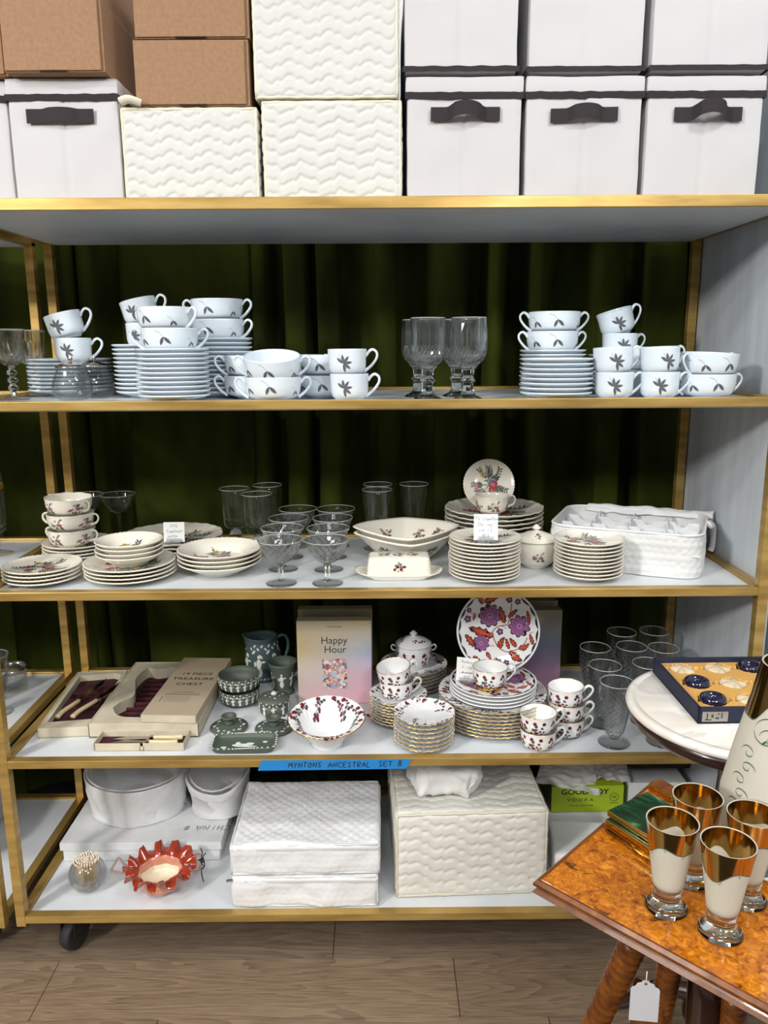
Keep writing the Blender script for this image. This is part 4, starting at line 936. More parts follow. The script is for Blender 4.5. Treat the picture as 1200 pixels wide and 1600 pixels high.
def cloth_wall(poly, z0, z1, th, matn, disp, nz=28, wr=.0015, seed=0, lean=0):
    """closed cloth wall following poly, outside relief by disp(s, z)"""
    n_ = len(poly); per = [0]
    for i in range(n_): per.append(per[-1]+math.dist(poly[i], poly[(i+1) % n_]))
    nor = []
    for i in range(n_):
        a, b = Vector(poly[i-1]), Vector(poly[(i+1) % n_]); tt = (b-a).normalized(); nor.append(Vector((tt.y, -tt.x)))
    vs, fs = [], []
    zl = [z0+(z1-z0)*j/nz for j in range(nz+1)]
    for j, z in enumerate(zl):
        for i in range(n_):
            e = min(1, (z-z0)/.008, (z1-z)/.008)
            o_ = (disp(per[i], z) if disp else 0)*e+wr*noise.noise(Vector((poly[i][0]*14+seed, poly[i][1]*14, z*16)))*2+lean*(z-z0)
            vs.append((poly[i][0]+nor[i].x*o_, poly[i][1]+nor[i].y*o_, z+(.003*noise.noise(Vector((poly[i][0]*9+seed, poly[i][1]*9, 0))) if j == nz else 0)))
    for i in range(n_): x, y, z = vs[nz*n_+i]; vs.append((x-nor[i].x*th, y-nor[i].y*th, z))
    for i in range(n_): vs.append((poly[i][0]-nor[i].x*th, poly[i][1]-nor[i].y*th, z0+.003))
    R_ = nz+3
    for j in range(R_-1):
        for i in range(n_): fs.append((j*n_+i, j*n_+(i+1) % n_, (j+1)*n_+(i+1) % n_, (j+1)*n_+i))
    return MB().add(vs, fs, matn)
po = [(x-BWd/2, y+BDp/2) for x, y in resample(rrect(BWd, BDp, .045, 8), .005)]
cloth_wall(po, .001, BHt, .004, 'quilt_white', lambda s, z: onion(.030, .0042)('f', s, z), 26, .002, 2).build('quilted_wall', t)
m = MB(); m.prism([(x*.98-.0033, y*.98+.0025) for x, y in po[::4]], .001, .004, 'quilt_white'); m.build('bottom_panel', t)
pw = [(x, y, BHt+.001) for x, y in po]+[(po[0][0], po[0][1], BHt+.001)]
m = MB(); m.tube([Vector(q) for q in pw[::2]]+[Vector(pw[0])], .003, 'quilt_satin', 6); m.build('piping', t)
def divider(L_, h_):
    m = MB(); n_ = 24; prof = []
    cells = 4 if L_ > .27 else 3
    for i in range(n_*cells+1):
        x = -L_/2+L_*i/(n_*cells); u = (i % n_)/n_-.5 if i < n_*cells else .5
        dip = .012*math.sqrt(max(0, 1-(u/.18)**2)) if abs(u) < .18 else 0
        prof.append((x, h_-dip))
    vs = [(x, -.0008, 0) for x, z in prof]+[(x, -.0008, z) for x, z in prof]+[(x, .0008, z) for x, z in prof]+[(x, .0008, 0) for x, z in prof]
    k = len(prof); fs = []
    for a in range(3):
        for i in range(k-1): fs.append((a*k+i, a*k+i+1, (a+1)*k+i+1, (a+1)*k+i))
    return m.add(vs, fs, 'white_card', False)
for i in range(1, 3): divider(BWd-.03, .086).build('divider', t, (-BWd/2, BDp*i/3, .006))
for i in range(1, 4): divider(BDp-.03, .086).build('divider', t, (-BWd+BWd*i/4, BDp/2, .006), (0, 0, PI/2))
for i in range(3):
    m = MB(); m.lathe([(0, 0), (.035, 0), (.0358, .030), (.034, .030), (.033, .004), (0, .004)], 32, 'white_card'); 
for k, (i, j) in enumerate([(0, 0), (1, 0), (2, 0), (3, 0), (0, 1), (1, 1), (2, 1), (3, 1), (0, 2), (1, 2), (2, 2), (3, 2)]):
    m = MB(); m.box((0, 0, .0), (BWd/4-.010, BDp/3-.010, .002), 'white_card'); m.build('felt_insert', t, (-BWd+BWd*(i+.5)/4, BDp*(j+.5)/3, .052))
# open lid folded over the back
m = MB(); vs, fs = [], []; NX, NY = 60, 14
for j in range(NY+1):
    for i in range(NX+1):
        u, v_ = i/NX, j/NY; x = -BWd*.86+u*BWd*.90; y = BDp-.012+v_*.032; z = BHt-.008+.016*math.sin(PI*v_*.8)-(max(0, v_-.7)*.12)
        q = noise.noise_vector(Vector((u*9, v_*3, 1)))*.006; vs.append((x+q.x, y+q.y, z+q.z))
for j in range(NY):
    for i in range(NX): k = j*(NX+1)+i; fs.append((k, k+1, k+NX+2, k+NX+1))
m.add(vs, fs, 'quilt_satin')
m.build('lid_flap', t)
m = MB(); pts_ = [(.006, BDp*.62, BHt-.004), (.013, BDp*.78, BHt-.010), (.016, BDp*.90, BHt*.6), (.016, BDp*.94, BHt*.25), (.012, BDp*.93, .012)]
m.tube(smoothp(pts_, 5), .005, 'quilt_satin', 8, flat=2.2); m.build('zip_tail', t)

# ================================================================ SHELF 1
Z1 = ZB[1]
def at1(px, py, rf): return base(px, py, Z1, rf)
# open drawer tray of knives: left box, slanting over the side rail
A_ = on(55, 1156, Z1); B_ = on(141, 1143, Z1); C_ = on(203, 1046, Z1+.012); D_ = on(134, 1050, Z1)
def tray_box(name, label, cat, o, xdir, wx, dy, h, cut, floor_mat, shell, rim=.012, tiltx=0, tilty=0, parts=None):
    a = math.atan2(xdir.y, xdir.x); t = thing(name, label, cat, o, (tiltx, tilty, a))
    poly = cut
    m = MB(); m.box((wx/2, dy/2, .0015), (wx, dy, .003), shell)
    for c_, d_ in (((wx/2, .0015, h/2), (wx, .003, h)), ((wx/2, dy-.0015, h/2), (wx, .003, h)), ((.0015, dy/2, h/2), (.003, dy, h)), ((wx-.0015, dy/2, h/2), (.003, dy, h))): m.box(c_, d_, shell, .0008)
    m.build('tray_shell', t)
    m = MB(); m.box((wx/2, dy/2, .0045), (wx-.008, dy-.008, .003), floor_mat); m.build('velvet_lining', t)
    # card mount with a shaped opening
    m = MB(); n_ = len(poly); out_ = []
    cx_, cy_ = sum(p[0] for p in poly)/n_, sum(p[1] for p in poly)/n_
    for x, y in poly:
        dx, dy_ = x-cx_, y-cy_; k = min([abs(((wx-.0035 if dx > 0 else .0035)-cx_)/dx) if abs(dx) > 1e-6 else 9, abs(((dy-.0035 if dy_ > 0 else .0035)-cy_)/dy_) if abs(dy_) > 1e-6 else 9]); out_.append((cx_+dx*k, cy_+dy_*k))
    # add the true corners by snapping the closest rays
    for cx2, cy2 in ((.0035, .0035), (wx-.0035, .0035), (wx-.0035, dy-.0035), (.0035, dy-.0035)):
        i = min(range(n_), key=lambda i: math.dist(out_[i], (cx2, cy2))); out_[i] = (cx2, cy2)
    vs = [(x, y, h-.0012) for x, y in poly]+[(x, y, h-.0012) for x, y in out_]+[(x, y, .006) for x, y in poly]
    fs = [(i, (i+1) % n_, n_+(i+1) % n_, n_+i) for i in range(n_)]+[(i, (i+1) % n_, 2*n_+(i+1) % n_, 2*n_+i) for i in range(n_)]
    m.add(vs, fs, shell, False); m.build('card_mount', t)
    return t
wx = (B_-A_).length; LT = .345
cut = []
for x, y in [(.018, .05), (wx-.022, .055), (wx-.020, .30), (wx-.04, .315), (.02, .30)]: cut.append((x, y))
def dens(poly, k=8):
    out = []
    for a, b in zip(poly, poly[1:]+poly[:1]): out += [(a[0]+(b[0]-a[0])*j/k, a[1]+(b[1]-a[1])*j/k) for j in range(k)]
    return out
xd = Vector((B_.x-A_.x, B_.y-A_.y, 0)); xd = Vector((1, .09, 0))
t1 = tray_box('cutlery_tray', 'open narrow cream box lined in maroon with carving tools at the left of the shelf', 'cutlery box', (A_.x+.004, A_.y+.005, Z1+.0008), xd, .135, .33, .024, dens([(.012, .035), (.119, .042), (.125, .30), (.10, .315), (.014, .305)]), 'maroon_velvet', 'ivory_card')
def knife(name, label, loc, rot, ln=.19, blade=True, hl=.4, group='ivory handled cutlery'):
    t = thing(name, label, 'knife', loc, rot, group)
    m = MB(); h0 = ln*hl
    m.tube(smoothp([(0, 0, .005), (h0*.3, .003, .006), (h0*.7, .001, .0058), (h0, 0, .0052)], 4), lambda u: .0062-.0015*u, 'ivory_handle', 10); m.build('handle', t)
    m = MB(); m.box((h0+.004, 0, .005), (.009, .011, .009), 'steel', .001); m.build('bolster', t)
    m = MB(); q = [(h0+.007, -.005), (ln*.8, -.008), (ln, .004), (ln*.85, .0085), (h0+.007, .0065)]; m.prism(q, .0044, .0056, 'steel'); m.build('blade', t)
    return t
def lay(t, u, v_, z): 
    a = t.rotation_euler.z; return (t.location.x+u*math.cos(a)-v_*math.sin(a), t.location.y+u*math.sin(a)+v_*math.cos(a), t.location.z+z)
m = MB(); m.box((.065, .15, .0115), (.088, .05, .012), 'maroon_velvet', .004); m.box((.066, .225, .012), (.09, .03, .012), 'maroon_velvet', .004); m.build('velvet_cushion', t1)
ra = t1.rotation_euler.z
knife('carving_knife', 'ivory handled carving knife, left one in the narrow cutlery box', lay(t1, .030, .055, .020), (0, -.02, ra+1.25), .22)
knife('carving_knife', 'ivory handled carving knife, right one in the narrow cutlery box', lay(t1, .066, .052, .020), (0, -.02, ra+1.17), .23)
# big box with wavy opening
a_ = on(139, 1153.5, Z1); b_ = on(311, 1153, Z1)
wv = [(.030, .085), (.055, .045), (.10, .034), (.20, .036), (.235, .06), (.24, .30), (.20, .325), (.15, .315), (.115, .33), (.075, .318), (.045, .325), (.034, .26), (.05, .2), (.06, .15), (.038, .115)]
wv = smoothp(wv+[wv[0]], 4)[:-1]
t2 = tray_box('cutlery_chest', 'wide cream card box with wavy opening over maroon lining', 'cutlery box', (a_.x, a_.y, Z1+.0008), Vector((1, 0, 0)), b_.x-a_.x, .365, .036, wv, 'maroon_velvet', 'ivory_card')
for i in range(9):
    m = MB(); m.tube([(.05, .07+i*.028, .010), (.15, .072+i*.028, .012), (.235, .07+i*.028, .010)], .005, 'maroon_velvet', 8); m.build('velvet_ridge', t2)
a_ = t2.location
# lid resting on top
l0 = on(220, 1129, Z1+.037); l1 = on(305, 1129, Z1+.037)
t3 = thing('box_lid', 'closed tan card box printed 19 PIECE TREASURE CHEST lying across the wide cream box', 'box', (l0.x, l0.y, Z1+.0376), (0, 0, math.radians(-3)))
LW = l1.x-l0.x+.004; LD = .345
m = MB(); m.box((LW/2, LD/2, .0095), (LW, LD, .019), 'tan_card', .0015); m.build('box_body', t3)
m = MB(); m.box((LW/2, -.0006, .0095), (LW-.004, .0012, .017), 'ivory_card'); m.build('end_flap', t3)
def topface(x, y, z=.0192): return Matrix.Translation((x, y, z))
txt('19 PIECE', .021, 'marker', t3, M=topface(LW*.52, .235), sx=1.05); txt('TREASURE', .021, 'marker', t3, M=topface(LW*.5, .205), sx=1.1); txt('CHEST', .021, 'marker', t3, M=topface(LW*.5, .173), sx=1.1)
m = MB()
for i, (x0, x1) in enumerate(((.3, .7), (.18, .82), (.16, .84))): m.box((LW*(x0+x1)/2, .125-i*.006-(i > 0)*.004, .0192), (LW*(x1-x0), .0012, .0003), 'ink_dark')
for i in range(6): m.box((LW*.45, .098-i*.0052, .0192), (LW*.5-.004*(i % 3), .0009, .0003), 'ink_grey')
m.box((LW*.16, .085, .0192), (.0012, .03, .0003), 'ink_dark'); m.build('small_print', t3)
# low front tray with two knives
c_ = on(146, 1174.5, Z1); d_ = on(287, 1174, Z1); wx = d_.x-c_.x; dy = .062
t4 = thing('knife_tray', 'small shallow cream tray in front of the wide cutlery box', 'tray', (c_.x, c_.y, Z1+.0005))
m = MB(); m.box((wx/2, dy/2, .001), (wx, dy, .002), 'ivory_card')
m.box((wx*.27, .001, .010), (wx*.5, .002, .018), 'ivory_card', .0005); m.box((wx*.77, .001, .010), (wx*.44, .002, .018), 'ivory_card', .0005); m.box((wx*.535, .001, .006), (wx*.05, .002, .010), 'ivory_card')
for q_, e_ in (((wx/2, dy-.001, .010), (wx, .002, .018)), ((.001, dy/2, .010), (.002, dy, .018)), ((wx-.001, dy/2, .010), (.002, dy, .018))): m.box(q_, e_, 'ivory_card', .0005)
m.build('tray_shell', t4); m = MB(); m.box((wx/2, dy/2, .0035), (wx-.005, dy-.005, .003), 'maroon_velvet'); m.build('velvet_lining', t4)
knife('table_knife', 'rear ivory handled knife in the small front tray', (c_.x+wx-.012, c_.y+.042, Z1+.0075), (0, 0, PI+.03), wx-.045, hl=.42)
knife('table_knife', 'front ivory handled knife in the small front tray', (c_.x+wx-.018, c_.y+.018, Z1+.0075), (0, 0, PI-.02), wx-.05, hl=.42)

# --- green jasper ware with white reliefs
def relief_band(m, R, z, n, s, kind='figure', fz=None, u0=0, span=2*PI):
    f = fz or (lambda z_: R)
    for k in range(n):
        u = u0+span*k/n
        def P_(x, y, o, u=u): rr = f(z+y)+o; return (rr*math.cos(u+x/R), rr*math.sin(u+x/R), z+y)
        if kind == 'figure':
            for (x, y, a, b) in ((0, s*.42, s*.07, s*.085), (0, s*.12, s*.12, s*.22), (0, -s*.28, s*.15, s*.26), (s*.2, s*.2, s*.10, s*.05), (-s*.17, s*.1, s*.05, s*.13)):
                q = [(x+a*math.cos(t_), y+b*math.sin(t_)) for t_ in [2*PI*i/8 for i in range(8)]]
                m.add([P_(x, y, .0016)]+[P_(*p_, .0001) for p_ in q], [(0, 1+i, 1+(i+1) % 8) for i in range(8)], 'jasper_white')
        else:
            q = leafp(0, 0, s, s*.5, .8 if k % 2 else -.8 if kind == 'leaf' else .8, 3)
            m.add([P_(s*.3, s*.2 if k % 2 else -s*.2, .0012)]+[P_(*p_, .0001) for p_ in q], [(0, 1+i, 1+(i+1) % len(q)) for i in range(len(q))], 'jasper_white')
def flat_leaves(m, R, z, n, s, mat_='jasper_white'):
    for k in range(n):
        u = 2*PI*k/n; q = leafp(R*math.cos(u), R*math.sin(u), s, s*.55, u+PI/2+.5*(1 if k % 2 else -1), 3)
        c_ = (sum(p[0] for p in q)/len(q), sum(p[1] for p in q)/len(q))
        m.add([(c_[0], c_[1], z+.0016)]+[(x, y, z+.0001) for x, y in q], [(0, 1+i, 1+(i+1) % len(q)) for i in range(len(q))], mat_)
# jug
p = at1(414, 1063, .038); t = thing('jasper_jug', 'dark teal jasperware jug with white figures, tallest of the green pieces', 'jug', (p.x, p.y, Z1), (0, 0, math.radians(8)))
ou = smoothp([(.036, 0), (.041, .004), (.045, .015), (.0475, .04), (.047, .07), (.044, .095), (.040, .112), (.041, .124)], 3)
m = MB(); jm = lambda t_, r, z, i: (r+(.014*max(0, math.cos(t_-PI))**6*max(0, (z-.095)/.029) if z > .095 else 0), z+(.006*max(0, math.cos(t_-PI))**6 if z > .115 else 0))
m.lathe([(0, .002)]+ou+[(.0385, .1245), (.0375, .112), (.043, .07), (.042, .02), (0, .008)], 56, 'teal_jasper', jm)
fz = interp([(z, r) for r, z in ou]); relief_band(m, .047, .052, 7, .062, 'figure', fz); relief_band(m, .045, .103, 26, .011, 'leaf', fz); relief_band(m, .044, .010, 28, .010, 'l', fz); relief_band(m, .047, .085, 14, .016, 'leaf', fz)
m.build('jug_body', t); m = MB(); m.tube(smoothp([(.038, 0, .112), (.055, 0, .122), (.068, 0, .112), (.070, 0, .085), (.060, 0, .060), (.044, 0, .045)], 4), .0042, 'teal_jasper', 10, flat=1.3); m.build('handle', t)
# beaker
p = at1(443, 1089, .028); t = thing('jasper_vase', 'flared sage jasperware vase with white figures in front of the jug', 'vase', (p.x, p.y, Z1))
ou = smoothp([(.026, 0), (.029, .003), (.0285, .007), (.023, .014), (.024, .022), (.029, .045), (.032, .065), (.0385, .088)], 3)
m = MB(); m.lathe([(0, .002)]+ou+[(.0365, .0885), (.030, .065), (.026, .04), (.02, .02), (0, .018)], 48, 'sage_jasper'); fz = interp([(z, r) for r, z in ou])
relief_band(m, .029, .044, 6, .040, 'figure', fz, -2.6); m.build('vase_body', t)
# two bowls
def jbowl():
    ou = smoothp([(.030, 0), (.033, .004), (.046, .012), (.050, .022), (.0505, .034), (.0520, .044)], 3)
    m = MB(); m.lathe([(0, .002)]+ou+[(.0495, .0445), (.047, .03), (.044, .014), (.03, .007), (0, .006)], 56, 'sage_jasper'); fz = interp([(z, r) for r, z in ou])
    relief_band(m, .050, .023, 18, .022, 'figure', fz); relief_band(m, .051, .0385, 40, .0075, 'leaf', fz)
    m.tube([(.0505*math.cos(2*PI*k/48), .0505*math.sin(2*PI*k/48), .0345) for k in range(49)], .0007, 'jasper_white', 5)
    return m
JB = Kind(mkmesh('jasper_bowl', jbowl), 'bowl'); p = at1(376, 1107, .033)
JB.put((p.x, p.y, Z1), (0, 0, 0), 'lower green bowl with white relief figures, left of the jasper jug'); JB.put((p.x-.001, p.y, Z1+.037), (0, 0, .3), 'upper green bowl with white relief figures, left of the jasper jug')
# lidded box
p = at1(429.5, 1122, .034); t = thing('trinket_box', 'round sage jasperware lidded box between vase and candle holder', 'box', (p.x, p.y, Z1))
m = MB(); m.lathe([(0, .001), (.030, 0), (.034, .004), (.0365, .012), (.0365, .031), (0, .031)], 48, 'sage_jasper'); relief_band(m, .0365, .018, 9, .026, 'figure', None, -2.2); m.build('box_body', t)
m = MB(); m.lathe([(0, .0312), (.0385, .0312), (.039, .036), (.036, .042), (.022, .0465), (0, .048)], 48, 'sage_jasper'); relief_band(m, .0388, .034, 28, .007, 'leaf'); flat_leaves(m, .018, .0462, 8, .010); 
m.lathe([(0, .0475), (.008, .0478), (.0075, .052), (.004, .0545), (0, .055)], 12, 'jasper_white'); m.build('lid', t)
# candle holders
def candle():
    t = bpy.data.objects.new('candle_holder', None); COL.objects.link(t)
    m = MB(); m.lathe([(0, .001), (.040, 0), (.045, .003), (.0445, .006), (.03, .008), (.016, .012), (0, .012)], 56, 'sage_jasper'); flat_leaves(m, .031, .0075, 16, .012); m.build('base', t)
    m = MB(); m.lathe([(0, .011), (.014, .012), (.0105, .017), (.0115, .023), (.015, .027), (.0185, .030), (.0185, .0325), (.012, .0325), (.011, .022), (0, .022)], 40, 'sage_jasper'); m.build('cup', t); return t
CH = Kind(candle, 'candle holder')
p = at1(359, 1150, .040); CH.put((p.x, p.y, Z1), (0, 0, 0), 'left round sage jasperware candle holder with white leaf wreath'); p = at1(428.5, 1152, .040); CH.put((p.x, p.y, Z1), (0, 0, .6), 'right round sage jasperware candle holder in front of the lidded box')
# tray
p = on(378, 1180, Z1); t = thing('jasper_tray', 'oblong sage jasperware tray with white reclining figure and leaf border', 'tray', (p.x, p.y+.040, Z1))
m = MB(); m.lathe([(0, .002), (.86, .001), (.90, .0), (.95, .004), (1.0, .0125), (1.0, .0145), (.97, .0145), (.92, .006), (.86, .0045), (0, .0045)], 120, 'sage_jasper', lambda t_, r, z, i: (r*squarish(t_, .073, .037, 7), z))
for i in range(44):
    u = 2*PI*i/44; rr = squarish(u, .073, .037, 7)*.985; q = leafp(rr*math.cos(u), rr*math.sin(u), .0075, .005, u+PI/2, 3); c_ = (sum(a[0] for a in q)/len(q), sum(a[1] for a in q)/len(q))
    m.add([(c_[0], c_[1], .0162)]+[(x, y, .0146) for x, y in q], [(0, 1+k, 1+(k+1) % len(q)) for k in range(len(q))], 'jasper_white')
for x, y, a, b in ((0, 0, .020, .0045), (-.016, .006, .006, .006), (.012, .005, .010, .004), (.004, -.008, .026, .003), (-.02, -.003, .009, .005), (.045, .012, .006, .004), (-.046, -.013, .007, .004)):
    q = [(x+a*math.cos(k*PI/5), y+b*math.sin(k*PI/5)) for k in range(10)]; m.add([(x, y, .0065)]+[(u, v_, .0046) for u, v_ in q], [(0, 1+k, 1+(k+1) % 10) for k in range(10)], 'jasper_white')
m.build('tray_body', t)

# --- boxed games
def cover(name, label, px, py, wd, dp, ht, matn, words=True, rz=0):
    p = on(px, py, Z1); t = thing(name, label, 'box', (p.x, p.y, Z1+.0005), (0, 0, rz))
    m = MB(); m.box((0, dp/2, ht/2), (wd, dp, ht), matn, .001); m.build('box_body', t)
    if words:
        k = ht/.226
        txt('Happy', .027*k, 'ink_dark', t, M=UPRIGHT((0, -.0002, ht*.765)), sx=.98); txt('Hour', .027*k, 'ink_dark', t, M=UPRIGHT((.002, -.0002, ht*.655)), sx=.98)
        txt('A THOUSAND PIECES', .0042, 'ink_dark', t, M=UPRIGHT((0, -.0002, ht*.93)), sx=1.0)
        m = MB(); m.box((0, -.0004, ht*.365), (.062, .0006, .080), 'confetti'); m.build('picture', t)
    return t
cover('game_box', 'pastel boxed game titled Happy Hour with confetti picture, shrink wrapped', 524, 1099, .188, .032, .222, 'pastel_cover')
cover('game_box', 'similar pastel box hidden behind the Happy Hour box', 526, 1083, .192, .03, .232, 'dusk_cover', False)
cover('game_box', 'mauve glossy box standing behind the big purple flowered plate', 829, 1083, .150, .03, .228, 'dusk_cover', False)
cover('game_box', 'second mauve box behind, right of the purple plate', 820, 1070, .160, .028, .236, 'dusk_cover', False)

# --- ivy china
g = 'gold-edged ivy plates'
p = at1(646, 1083, .052); zi = stack(*IPB, 6, .0095, p, 'gold-edged ivy side plate', 'under the lidded sugar bowl', g)
so = sugar(lambda m, fm, R: ivy_cup_deco(m, lambda u, v, off: fm(u, v*1.15+.004, off), R, .040), 'white_china', 'g', R=.049, mod=lambda t_, r, z, i: (r*(1+.012*math.cos(22*(t_+z*14))*(z > .004)*(z < .06)), z))
so.location = (p.x, p.y, zi+.008); so.scale = (1, 1, 1.0); tag(so, 'swirled white ivy sugar bowl with lid on the rear side plates', 'sugar bowl')
for sg in (-1, 1):
    m = MB(); m.tube(smoothp([(sg*.045, 0, .054), (sg*.055, 0, .060), (sg*.060, 0, .054), (sg*.056, 0, .046), (sg*.048, 0, .044)], 3), .0022, 'white_china', 8); m.build('handle', so)
p = at1(622, 1133, .030); zi = stack(*ISA, 8, .0074, p, 'gold-edged ivy saucer', 'under the two stacked teacups', 'gold-edged ivy saucers')
gi = 'gold-edged ivy teacups'
IC.put((p.x-.004, p.y, zi+.0068), (0, 0, .15), 'lower ivy teacup on the saucer stack behind the front saucers', gi)
IC.put((p.x-.006, p.y, zi+.0068+.0365), (math.radians(5), math.radians(-9), .3), 'upper tilted ivy teacup on the saucer stack behind the front saucers', gi)
p = at1(662, 1171, .031); stack(*ISB, 7, .0105, p, 'gold-edged ivy saucer', 'front stack right of the wide bowl', 'gold-edged ivy saucers')
# wide flared bowl
R = .0885
out_ = smoothp([(.038, .003), (.040, .010), (.052, .030), (.064, .050), (.075, .060), (R, .066)], 3)
inn_ = smoothp([(R-.002, .0675), (.074, .063), (.062, .053), (.050, .033), (.037, .014), (.02, .008), (0, .0075)], 3)
m = MB(); pr_ = [(0, .003), (.033, .003), (.034, 0), (.038, 0)]+out_+inn_; ms = ['white_china']*(len(pr_)-1); ms[3+len(out_)] = 'gilt_edge'; ms[2+len(out_)] = 'gilt_edge'
m.lathe(pr_, 192, ms, lambda t_, r, z, i: (r*(1+.006*math.cos(32*t_+z*60)*(z > .012)), z))
fi = interp([(r, z) for r, z in inn_[::-1]])
ideco(R, 77, 14, .84, .015)(m, lambda x, y, off: (x*.995, y*.995, fi(math.hypot(x, y))+off+.0005))
p = at1(512, 1173, .038); tag(m.build('serving_bowl', None, (p.x, p.y, Z1+.003), (math.radians(7), 0, 0)), 'wide flared white ivy bowl with gold rim in front of the game boxes', 'bowl')
# large stack
p = at1(768.5, 1147, .072); PD = p.copy(); zi = stack(*IDP, 8, .0085, p, 'gold-edged ivy dinner plate', 'in the big stack under the purple plates', g)
gp = 'purple flowered salad plates'
zp = zi+.0075; q = Vector((p.x, p.y+.004, zp)); zq = stack(*PP, 4, .0088, q, 'purple flowered salad plate', 'lying on the ivy dinner plates', gp)
tl = math.radians(76); Rl = .104
ql = ony(778, 1000, PD.y+.062)
PP[1].put((ql.x, PD.y+.072, zq+.010+Rl*math.sin(tl)), (tl, 0, math.radians(4)), 'big purple flowered plate standing upright at the back of the stack', gp)
tt = thing('easel_stand', 'brass wire plate easel behind the upright purple plate', 'stand', (ql.x, PD.y+.058, zq+.0082))
for sg in (-1, 1):
    m = MB(); m.tube(smoothp([(sg*.03, -.030, .012), (sg*.03, -.029, .002), (sg*.03, 0, .0015), (sg*.028, .040, .0015), (sg*.022, .043, .04), (sg*.012, .050, .08)], 3), .0013, 'brass', 6); m.build('wire', tt)
cq = ony(766, 1075, PD.y-.045)
tt = thing('cup_stand', 'small gold ring stand under the display ivy teacup', 'stand', (cq.x, PD.y-.035, zq+.0078))
m = MB(); m.lathe([(.018, .0), (.028, .0), (.0315, .005), (.0325, .010), (.030, .010), (.026, .004), (.019, .004), (.018, 0)], 40, 'brass', lambda t_, r, z, i: (r+.0012*math.cos(12*t_), z)); m.build('ring', tt)
IC.put((cq.x, PD.y-.035, zq+.013), (0, 0, .1), 'display ivy teacup on a gold stand before the upright purple plate', gi)
pq = ony(727, 1060, PD.y-.03)
price_card('price_card', (pq.x+.006, PD.y-.005, zq+.0082), math.radians(-16), ['Radnor', 'China', 'dinner', '$95'], 'white handwritten price card tilted on the purple plates beside the teacup', .052, .056, 14)
# right teacups
p = at1(840, 1175, .024); IC.put((p.x, p.y, Z1), (0, 0, 0), 'lower ivy teacup of the front pair beside the footed tumblers', gi); IC.put((p.x-.002, p.y, Z1+.0385), (0, 0, .2), 'upper ivy teacup of the front pair beside the footed tumblers', gi)
p = at1(886, 1155, .024); IC.put((p.x-.003, p.y, Z1), (0, 0, 0), 'bottom ivy teacup of the stack of three behind the front pair', gi); IC.put((p.x-.004, p.y, Z1+.0375), (0, 0, -.1), 'middle ivy teacup of the stack of three behind the front pair', gi)
IC.put((p.x-.006, p.y, Z1+.075), (0, math.radians(-3), -.15), 'top ivy teacup of the stack of three behind the front pair', gi)
# footed tumblers
g = 'footed cube-pattern tumblers'
for px, py, lb in ((958, 1172, 'front footed cube-pattern tumbler nearest the shelf edge'), (940, 1141, 'footed cube-pattern tumbler second behind the front one, leftward'), (925, 1107, 'leftmost footed cube-pattern tumbler beside the teacups'),
                   (981, 1105, 'footed cube-pattern tumbler in the middle of the tumbler group'), (966, 1078, 'rear left footed cube-pattern tumbler of the back row'), (1016, 1076, 'rear right footed cube-pattern tumbler of the back row'),
                   (1030, 1108, 'footed cube-pattern tumbler hidden behind the blue box'), (1007, 1137, 'footed cube-pattern tumbler whose foot shows left of the marble table edge'), (1033, 1170, 'footed cube-pattern tumbler whose foot shows under the marble table edge')):
    q = at1(px, py, .036); GF.put(q, (0, 0, px*.05), lb, g)
# blue tape
a = ony(403, 1200, -.0012); b = ony(643, 1196, -.0012)
t = thing('tape_strip', 'blue masking tape with black handwriting on the lower shelf edge', 'tape', ((a.x+b.x)/2, -.0016, ZS[1]-.013))
hw = (b.x-a.x)/2; m = MB(); poly = [(-hw, -.0125), (hw-.012, -.0105), (hw-.006, 0), (hw, .0125), (-hw+.01, .012), (-hw+.004, .002)]
M_ = UPRIGHT((0, -.0004, 0)) ; m.prism(poly, -.0003, .0001, 'painter_tape', M_); m.build('tape', t)
m = MB(); hand(m, 'MYNTONS', -.085+.02, -.005, .0115, .0017, 'marker', lambda x, y, off: (x, -.0006-off, y), random.Random(3)); hand(m, 'ANCESTRAL', .013+.02, -.005, .0115, .0017, 'marker', lambda x, y, off: (x, -.0006-off, y), random.Random(4)); hand(m, 'SET', .092+.02, -.004, .0115, .0017, 'marker', lambda x, y, off: (x, -.0006-off, y), random.Random(5)); hand(m, '8', .124+.02, -.004, .014, .0017, 'marker', lambda x, y, off: (x, -.0006-off, y), random.Random(6))
m.build('handwriting', t)

# ================================================================ SHELF 0
Z0 = ZB[0]
# long white cardboard box
a = on(100, 1346, Z0); b = on(372, 1340, Z0); bz = .052
t = thing('flat_box', 'long flat white cardboard box with lid, under the round cloth cases', 'box', (a.x, a.y, Z0+.0005), (0, 0, 0))
bw = .40; m = MB(); m.box((bw/2, .12, bz/2), (bw, .24, bz), 'white_card', .0015); m.build('box_body', t)
m = MB(); 
m.box((bw/2, .12, bz+.001), (bw+.01, .248, .002), 'white_card', .0005); m.box((bw/2, -.0035, bz-.009), (bw+.01, .0015, .020), 'white_card', .0004); m.box((-.0045, .12, bz-.009), (.0015, .248, .020), 'white_card', .0004); m.box((bw+.0045, .12, bz-.009), (.0015, .248, .020), 'white_card', .0004)
m.build('lid', t)
q = on(326, 1290, Z0+bz+.0025); mk = MB()
hand(mk, 'CHINA #', 0, 0, .020, .0016, 'marker', lambda x, y, off: (q.x-a.x-x, q.y-a.y-y, bz+.0021+off), random.Random(2)); mk.build('handwriting', t)
